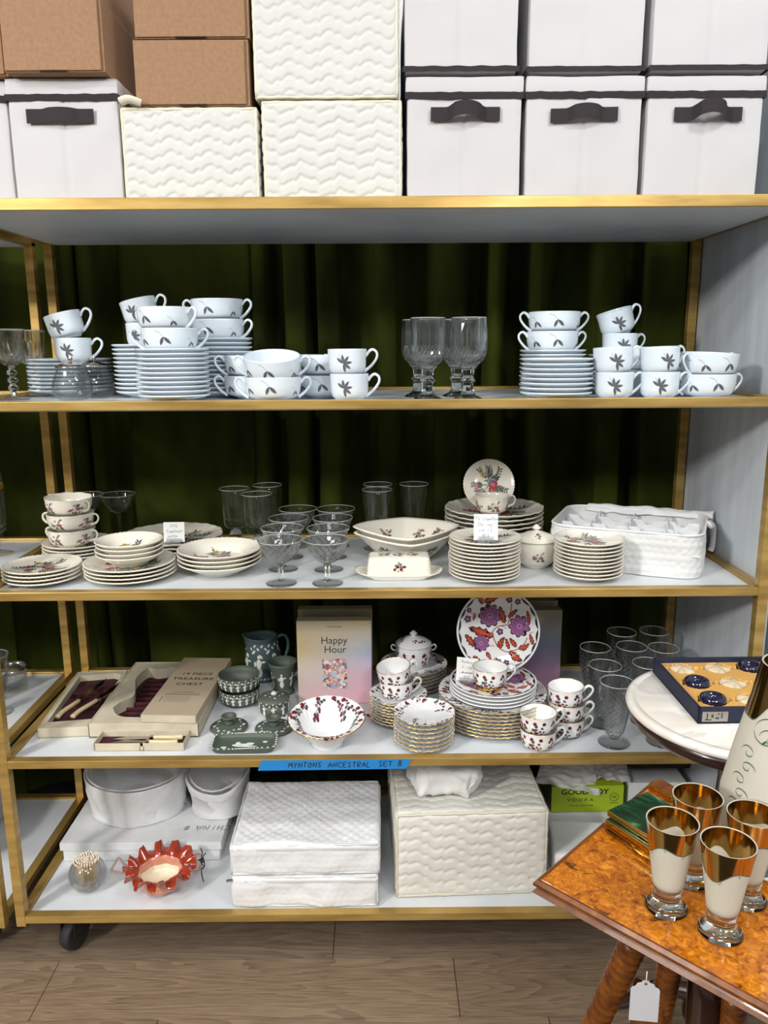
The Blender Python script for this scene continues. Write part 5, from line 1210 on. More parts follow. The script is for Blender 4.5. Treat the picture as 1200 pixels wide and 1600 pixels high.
# round quilted cases
def drum(name, label, cx_, cy_, z, rx, ry, h, cut, seed):
    t = thing(name, label, 'storage case', (cx_, cy_, z), (0, 0, 0))
    poly = resample([(rx*math.cos(2*PI*k/60), ry*math.sin(2*PI*k/60)) for k in range(60)], .006)
    hm = []
    w_ = cloth_wall(poly, .0, h, .003, 'quilt_satin', lambda s, zz: diam(.045, .0016)('f', s, zz), 26, .004, seed, .12)
    for i, v_ in enumerate(w_.v):
        if v_[2] > h*.5: dip = cut*max(0, -v_[1]/ry)**2*(v_[2]-h*.5)/(h*.5); w_.v[i] = (v_[0], v_[1], v_[2]-dip)
    w_.build('quilted_wall', t)
    m = MB(); m.prism([(x*.985, y*.985) for x, y in poly[::3]], .0005, .004, 'quilt_satin'); m.build('bottom_panel', t)
    pts_ = [(x*1.04, y*1.06, h-cut*max(0, -y/ry)**2+.001) for x, y in poly[::3]]; m = MB(); m.tube(pts_+[pts_[0]], .0028, 'quilt_white', 6); m.build('rim_piping', t)
    pts_ = [(x*1.005, y*1.005, .003) for x, y in poly[::3]]; m = MB(); m.tube(pts_+[pts_[0]], .0026, 'quilt_white', 6); m.build('base_piping', t)
    return t
zb_ = Z0+bz+.0035
p = on(196, 1294, zb_); cA = ony(203, 1260, p.y+.095)
drum('plate_case', 'large round white quilted cloth case on the flat box, far left', p.x+.005, p.y+.108, zb_, .125, .105, .114, .006, 1)
p = on(327, 1284, zb_); drum('plate_case', 'smaller round white quilted cloth case with sagging rim, right of the large one', p.x+.012, p.y+.080, zb_, .073, .072, .105, .020, 2)
# matchsticks in a glass ball
p = at2(140, 1397, .022, Z0)
t = thing('match_holder', 'clear glass ball vase packed with matchsticks', 'vase', (p.x, p.y, Z0))
Rg = .0435; og = [(Rg*math.sin(th), .042-Rg*math.cos(th)) for th in [math.radians(x) for x in range(24, 143, 7)]]
m = MB(); m.lathe([(0, .0025), (.014, .002)]+og+[(.0235, .0795), (.0215, .077)]+[(.030, .070), (.0385, .055), (.0400, .042), (.0370, .028), (.028, .015), (0, .011)], 56, 'crystal'); m.build('glass_ball', t)
def match():
    m = MB(); m.tube([(0, 0, 0), (0, 0, .065)], .00105, 'match_wood', 5); m.lathe([(0, .0642), (.0016, .065), (.0020, .067), (.0016, .0695), (0, .0705)], 8, 'match_tip'); return m
MK = Kind(mkmesh('matchstick', match), 'matchstick'); r_ = random.Random(9); k = 0
for ring, nn in ((0, 1), (.0034, 6), (.0066, 12), (.0098, 17), (.0130, 23), (.016, 28)):
    for i in range(nn):
        a_ = 2*PI*i/nn+ring*40; rr = ring+r_.uniform(-.0006, .0006); top = rr*1.75; bot = rr*.75
        dx = (top-bot); tlt = math.atan2(dx, .065)
        MK.put((p.x+bot*math.cos(a_), p.y+bot*math.sin(a_), Z0+.0145+r_.uniform(0, .003)-rr*.06), (0, tlt, a_), 'cream-tipped wooden matchstick standing in the glass ball vase', 'matchsticks in the glass ball')
# ruffled bowl
p = at2(253, 1400, .033, Z0); t = thing('ruffled_bowl', 'coral red ruffled art glass bowl with cream inside and clear handles', 'bowl', (p.x, p.y, Z0), (0, 0, math.radians(10)))
def ruf(t_, r, z, i, n_=12):
    k = max(0, (r-.050)/.030); lob = .035*math.cos(9*t_)*(.02 < r < .056)
    return (r*(1+lob)+k*.0035*math.tanh(2.2*math.cos(n_*t_+.6)), z+k*.0105*math.tanh(3.6*math.sin(n_*t_)))
oo = smoothp([(.024, .0), (.034, .002), (.046, .012), (.050, .026), (.049, .038), (.056, .050), (.074, .058), (.083, .060)], 3)
ii = smoothp([(.0825, .0622), (.072, .061), (.054, .054), (.047, .042), (.047, .030), (.043, .016), (.02, .011), (0, .010)], 3)
pr_ = [(0, .002)]+oo+ii; ms = []
for i in range(len(pr_)-1):
    if i < 13: ms.append('peach_glass')
    elif i < len(oo)+8: ms.append('coral_glass')
    elif i < len(oo)+13: ms.append('peach_glass')
    else: ms.append('cream_glass')
m = MB(); m.lathe(pr_, 208, ms, ruf); m.build('bowl_body', t)
m = MB()
for x, y in ((-.010, .0), (.012, .004)): m.prism([(x-.006, y-.004), (x+.007, y), (x-.005, y+.005)], .012, .0145, 'piping_cream')
m.build('wax_shavings', t)
m = MB(); m.tube(smoothp([(-.066, 0, .055), (-.084, .004, .075), (-.094, .006, .088), (-.103, .006, .076), (-.112, .004, .058), (-.095, .002, .052), (-.066, 0, .044)], 4), .0028, 'pink_glass', 10); m.build('handle', t)
m = MB(); m.tube(smoothp([(.066, .012, .052), (.084, .014, .066), (.097, .012, .064), (.096, .008, .045), (.088, .006, .028), (.066, .004, .030)], 4), .0034, 'pink_glass', 10); m.build('handle', t)
tw_ = thing('twine_tie', 'black twine knotted round the right handle of the coral bowl', 'string', (p.x+.094, p.y+.030, Z0))
m = MB(); m.tube(smoothp([(.0, 0, .085), (.003, 0, .070), (.0, -.004, .050), (.006, -.006, .038), (0, -.006, .030), (.002, -.01, .012), (.006, -.014, .002)], 5), .0013, 'twine', 6)
m.tube(smoothp([(.012, 0, .072), (.005, 0, .062), (.004, 0, .045), (-.002, -.003, .055), (.006, -.004, .058), (.008, -.004, .040), (.002, -.004, .030)], 5), .0013, 'twine', 6)
m.tube(smoothp([(-.006, -.004, .055), (0, -.008, .060), (.006, -.004, .056), (0, .003, .052), (-.006, -.004, .053)], 4), .0013, 'twine', 6); m.build('twine', tw_)

# quilted zipped cases
def zipcase(name, label, loc, rz, wd, dp, ht, matn, front, top=None, pip='quilt_white', wr=.003, seed=0, pr=.003, r=.010, zipz=None, sag=.004, cat='storage case', step=.0042, tilt=0):
    t = thing(name, label, cat, loc, (0, tilt, rz))
    def dd(nm, a, b): return (top if (nm == 't' and top) else front)(nm, a, b)
    softbox(wd, dp, ht, matn, r, step, dd, wr, seed, sag).build('quilted_cover', t)
    e = .0035
    for k, z in enumerate((ht-e, e)):
        pts_ = [(-wd/2+e, -dp/2+e, z), (wd/2-e, -dp/2+e, z), (wd/2-e, dp/2-e, z), (-wd/2+e, dp/2-e, z), (-wd/2+e, -dp/2+e, z)]
        loop(pts_, pr, pip, 'piping', t, .0007, seed+k)
    for sx in (-1, 1): loop([(sx*(wd/2-e), -dp/2+e, e), (sx*(wd/2-e), -dp/2+e, ht-e)], pr, pip, 'piping', t, .0007, seed+5+sx)
    if zipz:
        m = MB(); m.box((0, -dp/2-.0015, zipz), (wd*.97, .003, .006), pip, .001); m.build('zip_band', t)
    return t
fb = on(368, 1420, Z0); fb2 = on(586, 1419, Z0); wq = fb2.x-fb.x; xc = (fb.x+fb2.x)/2
zipcase('quilted_case', 'lower crumpled white quilted case of the pair in the middle of the bottom shelf', (xc+.002, fb.y+.137, Z0+.0005), .0, wq+.014, .272, .082, 'quilt_satin', onion(.032, .0018), diam(.026, .002), wr=.007, seed=3, zipz=.072, pr=.0022)
zipcase('quilted_case', 'upper white quilted case with diamond stitched top, middle of the bottom shelf', (xc+.001, fb.y+.140, Z0+.084), .01, wq+.022, .272, .080, 'quilt_satin', onion(.032, .0018), diam(.026, .0032, 1.0), wr=.0055, seed=5, zipz=.070, pr=.0026)
m = MB(); m.box((0, 0, 0), (.014, .003, .006), 'steel', .001); m.build('zip_pull', bpy.data.objects['quilted_case'], (-wq/2-.012, -.141, .078), (0, 0, .3))
a = on(619, 1404, Z0); b = on(853, 1395, Z0); tp_ = ony(620, 1274, a.y); wB = (b-a).length; rz = math.atan2(b.y-a.y, b.x-a.x)
hB = tp_.z-Z0; dB = .37
cxy = Vector(((a.x+b.x)/2, (a.y+b.y)/2))+Vector((-math.sin(rz), math.cos(rz)))*dB/2
zipcase('quilted_box', 'big cream white quilted box with wavy stitching, right of the two cases', (cxy.x, cxy.y, Z0+.0005), rz, wB, dB, hB, 'quilt_light', lambda nm, u, v_: chev(.030, .0048, .085, .28 if nm == 'f' else 0, 0, .6)(nm, u, v_), None, 'piping_cream', .0015, 9, .0036, sag=.012, r=.012, cat='storage box')
BOXTOP = Z0+hB
def crumple(name, label, cat, loc, wd, dp, ht, matn, amp=.014, seed=1, step=.005, rz=0, freq=11):
    m = softbox(wd, dp, ht, matn, min(ht, dp, wd)*.38, step, None, 0, 0)
    for i, v_ in enumerate(m.v):
        v = Vector(v_); n1_ = noise.noise_vector(v*freq+Vector((seed*5, 0, 0))); n2_ = noise.turbulence_vector(v*freq*1.6+Vector((seed, 3, 0)), 3, True)
        v = v+n1_*amp+n2_*amp*.45; v.z = max(0, v.z); m.v[i] = tuple(v)
    o = m.build(name, None, loc, (0, 0, rz)); return tag(o, label, cat)
q = on(700, 1260, BOXTOP); crumple('crumpled_pouch', 'crumpled white cloth pouch lying on top of the big quilted box', 'pouch', (q.x, q.y+.090, BOXTOP-.004), .165, .13, .066, 'paper', .026, 4, freq=17)
# green drinks box, paper, parcels at the right
gy = .26; g0 = ony(861, 1266, gy); g1 = ony(974, 1260, gy); g2 = ony(861, 1226, gy)
gh = g2.z-g0.z; ZG = g0.z-.006
sup = thing('white_parcel', 'grey white cloth wrapped parcel under the green drinks box', 'parcel', (g0.x+.085, gy+.085, Z0+.0005), (0, 0, -.08))
softbox(.25, .17, ZG-Z0-.002, 'quilt_white', .006, .006, None, .003, 8).build('wrapping', sup)
t = thing('drinks_box', 'lime green cardboard box lettered GOOD BOY VODKA on the bottom shelf', 'box', (g0.x, gy, ZG), (0, 0, math.radians(1)))
gw = g1.x-g0.x; m = MB(); m.box((gw/2, .08, gh/2), (gw, .16, gh), 'lime_card', .0008); m.build('box_body', t)
m = MB(); m.box((-.0006, .08, gh/2), (.001, .16, gh-.001), 'dark_green_card'); m.build('side_panel', t)
txt('GOOD BOY', .0205, 'marker', t, M=UPRIGHT((gw*.46, -.0003, gh*.77)), sx=1.12, bold=.0004); txt('V O D K A .', .0125, 'marker', t, M=UPRIGHT((gw*.42, -.0003, gh*.46)), sx=1.2)
txt('Every Pour Supports Dogs', .0052, 'ink_dark', t, M=UPRIGHT((gw*.42, -.0003, gh*.25)), sx=1.1)
txt('GF', .010, 'marker', t, M=UPRIGHT((gw*.87, -.0003, gh*.56))); txt('GLUTEN FREE', .0034, 'marker', t, M=UPRIGHT((gw*.87, -.0003, gh*.33)))
m = MB(); m.tube([(gw*.87+.011*math.cos(2*PI*k/32), -.0004, gh*.56+.011*math.sin(2*PI*k/32)) for k in range(33)], .0006, 'marker', 4); m.build('round_badge', t)
# tissue paper draped over the green box
def sheet(name, label, cat, pts4, nx, ny, matn, amp, seed, th=.0008, freq=14):
    m = MB(); P_ = [Vector(p) for p in pts4]; vs = []; nsum = (P_[1]-P_[0]).cross(P_[3]-P_[0]).normalized()
    for j in range(ny+1):
        for i in range(nx+1):
            u, v_ = i/nx, j/ny; p = (P_[0].lerp(P_[1], u)).lerp(P_[3].lerp(P_[2], u), v_)
            n_ = noise.turbulence_vector(p*freq+Vector((seed, 0, 0)), 3, True); e = noise.noise(Vector((u*6, v_*6, seed)))
            vs.append(tuple(p+nsum*(e*amp)+n_*amp*.5))
    fs = [(j*(nx+1)+i, j*(nx+1)+i+1, (j+1)*(nx+1)+i+1, (j+1)*(nx+1)+i) for j in range(ny) for i in range(nx)]
    m.add(vs, fs, matn); o = m.build(name); return tag(o, label, cat)
top_ = ZG+gh
sheet('tissue_paper', 'crumpled white tissue paper draped over the green drinks box', 'paper', [ony(836, 1224, gy-.012), ony(938, 1243, gy-.014), ony(925, 1192, gy+.07), ony(846, 1190, gy+.09)], 46, 26, 'paper', .006, 4)
sheet('tissue_paper', 'smaller crumpled tissue sheet right of the first, over the green box', 'paper', [ony(926, 1216, gy+.03), ony(984, 1224, gy-.002), ony(978, 1194, gy+.08), ony(920, 1190, gy+.1)], 30, 20, 'paper', .007, 9)
t = thing('white_box', 'white cardboard box standing right of the green drinks box', 'box', (g1.x+.01, gy+.01, Z0+.0005)); m = MB(); m.box((.08, .09, .085), (.15, .18, .17), 'white_card', .001); m.build('box_body', t)
t = thing('blue_parcel', 'pale blue wrapped parcel low in the shelf before the green box', 'parcel', (g0.x+.06, .08, Z0+.0005), (0, 0, -.12))
softbox(.30, .15, .085, 'quilt_satin', .01, .006, None, .004, 12, .004).build('wrapping', t); t.location = (g0.x+.13, .155, Z0+.0005)
q = ony(1040, 1208, .33)
jar = thing('dark_bundle', 'dark bundle of cloth in the back right corner of the bottom shelf', 'bundle', (q.x, .40, Z0+.1715)); softbox(.22, .09, .11, 'bin_trim', .03, .008, None, .01, 15).build('cloth', jar)
jar.location = (g1.x+.13, gy+.10, Z0+.1715)

# ================================================================ TOP SHELF
Z4 = ZB[4]
def fbin(name, label, x0, x1, ztop, zbot, yf, upside=False, handle=None, dp=.34, lid=True, seed=0, group='white fabric bins'):
    wd = x1-x0; ht = ztop-zbot; t = thing(name, label, 'storage bin', ((x0+x1)/2, yf+dp/2, zbot), group=group)
    lh = .034 if lid else 0
    def dd(nm, a, b):
        if nm == 'f': return -.0028*math.exp(-(a/.003)**2)+.004*(1-(2*a/wd)**2)*0+.0022*noise.noise(Vector((a*13, b*13, seed)))*1.5
        return 0
    softbox(wd-.006, dp-.006, ht-lh*.6, 'bin_fabric', .004, .006, dd, .0012, seed).build('body', t)
    if lid:
        m = softbox(wd, dp, lh, 'bin_fabric', .004, .008, None, .0015, seed+3)
        m.build('lid', t, (0, 0, ht-lh))
        m = MB(); n_ = 24
        for sx, (c0, c1) in enumerate((((-wd/2-.001, -dp/2-.0012), (wd/2+.001, -dp/2-.0012)), ((wd/2+.001, -dp/2), (wd/2+.001, dp/2)), ((-wd/2-.001, -dp/2), (-wd/2-.001, dp/2)))):
            a_, b_ = Vector(c0), Vector(c1); vs = []
            for i in range(n_+1):
                p = a_.lerp(b_, i/n_); w_ = .0016*noise.noise(Vector((i*.5, sx, seed))); 
                for z in (ht-lh-.005, ht-lh+.0065): vs.append((p.x, p.y-.0005+(.002 if z < ht-lh else 0)*(sx == 0), z+w_))
            m.add(vs, [(2*i, 2*i+2, 2*i+3, 2*i+1) for i in range(n_)], 'bin_trim')
        m.build('trim', t)
    if upside:
        m = MB()
        for sx, (c0, c1) in enumerate((((-wd/2-.001, -dp/2-.001), (wd/2+.001, -dp/2-.001)), ((-wd/2-.001, -dp/2), (-wd/2-.001, dp/2)), ((wd/2+.001, -dp/2), (wd/2+.001, dp/2)))):
            a_, b_ = Vector(c0), Vector(c1); vs = []
            for i in range(25):
                p = a_.lerp(b_, i/24); w_ = .0015*noise.noise(Vector((i*.4, sx, seed)))
                for z in (.0005, .010): vs.append((p.x, p.y, max(0, z+w_)))
            m.add(vs, [(2*i, 2*i+2, 2*i+3, 2*i+1) for i in range(24)], 'bin_trim')
        m.build('trim', t)
    if handle:
        hx0, hx1, hz_, bul, sl = handle; hc = (hx0+hx1)/2-(x0+x1)/2; hw_ = hx1-hx0; m = MB(); vs = []
        for i in range(25):
            u = i/24; k = min(1, max(0, (u-.22)/.12))*min(1, max(0, (.80-u)/.12)); k = k*k*(3-2*k)
            z = hz_-zbot+sl*(u-.5)+bul*k*.35*math.sin(PI*max(0, min(1, (u-.2)/.6)))
            y = -dp/2-.0015-bul*k*(.35+.65*math.sin(PI*max(0, min(1, (u-.2)/.6))))*1.1
            vs += [(hc-hw_/2+hw_*u, y, z-.0125), (hc-hw_/2+hw_*u, y-.0012, z-.0125), (hc-hw_/2+hw_*u, y-.0012, z+.0125), (hc-hw_/2+hw_*u, y, z+.0125)]
        m.add(vs, [(4*i+k, 4*i+(k+1) % 4, 4*i+4+(k+1) % 4, 4*i+4+k) for i in range(24) for k in range(4)], 'bin_trim', False)
        m.build('handle', t)
    return t
Y4 = .03
X = lambda px, py: ony(px, py, Y4).x
Zp = lambda px, py: ony(px, py, Y4).z
zt = Zp(700, 119)
fbin('fabric_bin', 'white fabric bin cut off by the left edge of the picture', -.22, X(0, 230)+.018-.0, zt, Z4+.0005, Y4+.01, seed=1)
fbin('fabric_bin', 'white fabric bin with flat dark handle at the left, under brown boxes', X(4, 230)+.014, X(189, 230)+.001, zt, Z4+.0005, Y4, handle=(X(42, 183), X(147, 183), Zp(95, 182), .006, .0), seed=2)
fbin('fabric_bin', 'white fabric bin with bulging dark handle, left of the right-hand three', X(634, 200), X(817, 200), zt, Z4+.0005, Y4, handle=(X(673, 178), X(781, 178), Zp(727, 179), .020, 0), seed=3)
fbin('fabric_bin', 'white fabric bin with slanting dark handle, middle of the right-hand three', X(820, 200), X(1005, 200), zt, Z4+.0005, Y4, handle=(X(860, 180), X(965, 180), Zp(912, 180), .014, .003), seed=4)
fbin('fabric_bin', 'white fabric bin with most raised dark handle, lower right corner of the top row', X(1008, 200), X(1196, 200)-.004, zt, Z4+.0005, Y4, handle=(X(1053, 178), X(1159, 178), Zp(1106, 179), .026, 0), seed=5)
zu = Zp(700, 114)
for px0, px1, sd, lb in ((629, 812, 6, 'upper white fabric bin stacked above the left handled bin of three'), (824, 1010, 7, 'upper white fabric bin stacked above the slanting handle bin'), (1016, 1204, 8, 'upper white fabric bin at the top right corner')):
    fbin('fabric_bin', lb, X(px0, 60)+.001, X(px1, 60)-.001, zu+.235, max(zu, zt+.0015), Y4-.006+(.004 if sd == 7 else 0), upside=True, lid=False, seed=sd)
zB1 = Zp(300, 166); zB2 = Zp(500, 156)
def qbox(label, x0, x1, z0_, z1_, yf, seed, tilt=0, ph=0):
    wd = x1-x0; dp = .33
    t = zipcase('quilted_box', label, ((x0+x1)/2, yf+dp/2, z0_), 0, wd, dp, z1_-z0_, 'quilt_cream', lambda nm, a_, b_: chev(.025, .0048, .074, 0, ph, .72)(nm, a_, b_), None, 'piping_cream', .0016, seed, .0034, sag=.003, r=.010, cat='storage box', step=.0030)
    return t
qbox('cream quilted box with wavy stitching between the left bin and its twin', X(188, 230)+.002, X(405, 230)-.002, Z4+.0005, zB1, Y4+.004, 21)
qbox('cream quilted box with wavy stitching, lower centre of the top shelf', X(410, 230), X(629, 230)-.001, Z4+.0005, zB2, Y4, 22, ph=.02)
qbox('cream quilted box stacked topmost in the centre of the top shelf', X(394, 80)+.002, X(626, 80)-.004, zB2+.001, zB2+.215, Y4-.004, 23, ph=.03)
# a loose zip end bulging between box and bin
m = MB(); m.tube(smoothp([(X(190, 170), Y4-.004, Zp(190, 160)), (X(205, 165), Y4-.012, Zp(205, 158)), (X(222, 160), Y4-.006, Zp(222, 163))], 6), .0045, 'piping_cream', 8, flat=1.8)
m.build('zip_fold', None); bpy.data.objects['zip_fold'].parent = bpy.data.objects['quilted_box.001'] if 'quilted_box.001' in bpy.data.objects else None
zf_ = bpy.data.objects['zip_fold']; zf_.location = -Vector(zf_.parent.location)
# brown mailing boxes
def mailer(label, x0, x1, z0_, z1_, yf, dp, rz=0, slot=(.35, .62)):
    wd = x1-x0; ht = z1_-z0_; t = thing('cardboard_box', label, 'cardboard box', (x0, yf, z0_), (0, 0, rz), 'brown mailing boxes')
    m = MB(); m.box((wd/2, dp/2+.0015, ht/2), (wd, dp-.003, ht-.0006), 'cardboard', .0012); m.build('box_body', t)
    m = MB(); m.box((wd*.485, .0008, ht*.5+.0005), (wd*.965, .002, ht-.004), 'cardboard', .0012); m.build('front_flap', t)
    m = MB(); m.box((wd*(slot[0]+slot[1])/2, -.0004, .0018), (wd*(slot[1]-slot[0]), .0012, .0024), 'slot_dark'); m.build('flap_slot', t); m = MB(); m.box((wd*.968, -.0002, ht/2), (.0013, .001, ht-.006), 'cardboard_edge'); m.build('flap_edge', t)
    return t
zK = zt+.0012
mailer('front brown cardboard box of the left pile, on the handled bin', X(13, 60), X(168, 60), zK, Zp(100, 5), Y4-.03, .30)
mailer('brown cardboard box uppermost on the left pile, cut off by the top', X(5, 0)-.01, X(160, 0), Zp(100, 5)+.001, Zp(100, 5)+.12, Y4-.028, .30)
mailer('brown cardboard box cut off by the left edge, beside the front pile', X(13, 60)-.21, X(13, 60)-.002, zK, Zp(100, 5), Y4-.012, .30)
mailer('lower brown cardboard box resting on the left quilted box', X(209, 110), X(391, 110)-.003, max(zB1+.001, Zp(300, 165)), Zp(300, 60), Y4+.002, .26, slot=(.38, .62))
mailer('upper brown cardboard box above the one on the quilted box', X(209, 30)-.001, X(391, 30)-.003, Zp(300, 60)+.001, Zp(300, 60)+.12, Y4+.002, .26)

# ================================================================ LEFT NEIGHBOUR'S THINGS
nz = lambda i: ZB[i]-.004
def flute():
    return [('bowl', LZ(smoothp([(0, .052), (.010, .054), (.022, .060), (.027, .075), (.0285, .12), (.029, .205)], 4)+[(.028, .2055), (.0272, .12), (.025, .078), (.016, .068), (0, .066)], 48, 'clear_glass')),
            ('gold_band', LZ([(.0292, .168), (.0296, .168), (.0297, .180), (.0293, .180), (.0292, .168)], 48, 'gilt_edge')),
            ('stem', LZ([(0, .006), (.009, .008), (.0055, .016), (.009, .028), (.006, .040), (.010, .0525), (0, .053)], 20, 'clear_glass')),
            ('foot', LZ([(0, 0), (.036, 0), (.0365, .002), (.015, .006), (0, .0075)], 48, 'clear_glass'))]
FLK = Kind(glass_parts('gold_band_glass', flute()), 'glass')
def nbase(px, py, i, rf): return base(px, py, nz(i), rf)
FLK.put(nbase(-2, 870, 2, .036), (0, 0, 0), 'tall footed glass with thin gold band at the far left edge'); FLK.put(nbase(-38, 884, 2, .036), (0, 0, 0), 'footed gold band glass whose foot shows at the left picture edge')
TK = Kind(glass_parts('rocks_glass', [('bowl', LZ([(0, 0), (.034, 0), (.037, .002), (.0375, .062), (.0360, .0622), (.0352, .012), (.02, .009), (0, .009)], 48, 'clear_glass')), ('silver_rim', LZ([(.0377, .050), (.0380, .050), (.0381, .063), (.0378, .063), (.0377, .050)], 48, 'steel'))]), 'glass')
TK.put(nbase(22, 1083, 1, .034), (0, 0, 0), 'silver rimmed low tumbler on the neighbouring shelf'); TK.put(nbase(-12, 1100, 1, .034), (0, 0, 0), 'silver rimmed low tumbler nearest the left picture edge')
GC.put(nbase(-2, 1122, 1, .036), (0, 0, 0), 'clear goblet whose round foot shows at the left picture edge')
t = thing('storage_box', 'pale storage box on the bottom of the neighbouring shelving', 'storage box', (-.40, .18, nz(0)+.0005)); m = MB(); m.box((.08, .16, .07), (.16, .30, .14), 'white_card', .004); m.build('box_body', t); m = MB(); m.box((.08, .16, .143), (.166, .306, .006), 'tan_card', .002); m.build('lid', t)
t.location = (-.40, .12, nz(0)+.0005)

# ================================================================ BURL TABLE
ZT = .56
A = on(833, 1375, ZT); u_ = on(1200, 1576, ZT)-A; u_.z = 0; u_.normalize(); v_ = Vector((-u_.y, u_.x, 0)); ra = math.atan2(u_.y, u_.x)
LX, LY = .40, .356
t = thing('side_table', 'burl wood side table with moulded edge and ring-turned legs, front right', 'table', (A.x, A.y, FL), (0, 0, ra)); hT = ZT-FL
def slab(x0, y0, x1, y1, z0, z1, matn, bev): m = MB(); m.box(((x0+x1)/2, (y0+y1)/2, (z0+z1)/2), (x1-x0, y1-y0, z1-z0), matn, bev); return m
slab(.008, .008, LX-.008, LY-.008, hT-.003, hT, 'burl', .0004).build('burl_panel', t)
m = MB()
prof = [(0.0085, hT-.0005), (.004, hT+.0), (.0, hT-.004), (0, hT-.008), (.005, hT-.011), (.003, hT-.014), (-.001, hT-.018), (.004, hT-.023), (.010, hT-.026), (.014, hT-.031), (.022, hT-.033)]
vs, fs = [], []
for i, (ins, z) in enumerate(prof):
    for (x, y) in ((ins, ins), (LX-ins, ins), (LX-ins, LY-ins), (ins, LY-ins)): vs.append((x, y, z))
for i in range(len(prof)-1):
    for k in range(4): fs.append((i*4+k, i*4+(k+1) % 4, (i+1)*4+(k+1) % 4, (i+1)*4+k))
fs.append(tuple(range((len(prof)-1)*4, len(prof)*4)))
m.add(vs, fs, 'table_wood', False); m.build('moulded_edge', t)
slab(.045, .05, LX-.045, LY-.05, hT-.060, hT-.033, 'table_wood', .004).build('apron', t)
Ainv = (Matrix.Translation((A.x, A.y, FL)) @ Matrix.Rotation(ra, 4, 'Z')).inverted()
def leg(p0, p1, r, nring, matn='table_wood', name='leg', ext=True):
    p0 = Ainv @ p0; p1 = Ainv @ p1; d = (p1-p0)
    p1 = p0+d*((.03-p0.z)/d.z) if ext else p1
    n_ = nring*4; pts_ = [p0.lerp(p1, i/n_) for i in range(n_+1)]
    m = MB(); m.tube(pts_, lambda s: r*(.84+.16*abs(math.sin(PI*s*nring)))*(1.06-.25*s), matn, 16)
    m.lathe([(0, 0), (.014, 0), (.018, .006), (.018, .022), (.012, .034), (0, .036)], 16, matn, M=Matrix.Translation((p1.x, p1.y, 0)))
    return m.build(name, t)
leg(on(992, 1470, .515), on(930, 1600, .355), .0175, 50)
leg(on(1050, 1490, .510), on(1030, 1600, .36), .0155, 50)
leg(on(1150, 1555, .510), on(1146, 1600, .45), .0155, 46)
q0, q1 = Ainv @ on(1018, 1490, .50), Ainv @ on(1012, 1600, .35)
m = MB(); m.box(((q0.x+q1.x)/2, (q0.y+q1.y)/2, .29), (.045, .010, .56), 'table_wood', .003); m.build('centre_board', t)
q0 = Ainv @ on(1104, 1575, .43)
m = MB(); m.lathe([(0, 0), (.035, 0), (.038, .02), (.014, .04), (.012, .12), (.020, .18), (.012, .24), (.014, .40), (.022, .44), (.0245, .49), (.026, .55), (.026, .60), (0, .60)], 28, 'dark_wood', M=Matrix.Translation((q0.x, q0.y, .05))); m.box((q0.x, q0.y, .03), (.10, .03, .06), 'dark_wood', .006); m.build('centre_post', t)
# tag on a string
tg = on(986, 1560, .50); t = thing('price_tag', 'blank grey paper tag hanging on a string from the burl table edge', 'price tag', (tg.x, tg.y, .0), (0, 0, -.12))
th = on(1011, 1502, .525); z0t = ony(987, 1595, tg.y).z; z1t = ony(989, 1532, tg.y).z; wt = ony(1029, 1570, tg.y).x-ony(985, 1570, tg.y).x
hh = z1t-z0t
poly = [(-.5, 0), (.5, 0), (.5, .78), (.44, .83), (.36, .84), (.28, .92), (.14, .95), (.10, .99), (0, 1.0), (-.10, .99), (-.14, .95), (-.28, .92), (-.36, .84), (-.44, .83), (-.5, .78)]
ctr = ony(1007, 1563, tg.y)
t.location = (ctr.x, ctr.y, z0t)
M_ = UPRIGHT((0, 0, 0)); m = MB(); m.prism([(x*wt, y*hh) for x, y in poly], 0, .0006, 'tag_paper', M_); m.build('card', t)
m = MB(); m.lathe([(.0, -.0004), (.0016, -.0004), (.0016, .0010), (0, .0010)], 10, 'slot_dark', M=UPRIGHT((0, -.0003, hh*.93))); m.build('hole', t)
m = MB(); m.tube([(0, -.0012, hh*.93), (.0008, .001, hh+.012), (.001, .003, ZT-.03-z0t)], .0006, 'paper', 5); m.build('string', t)

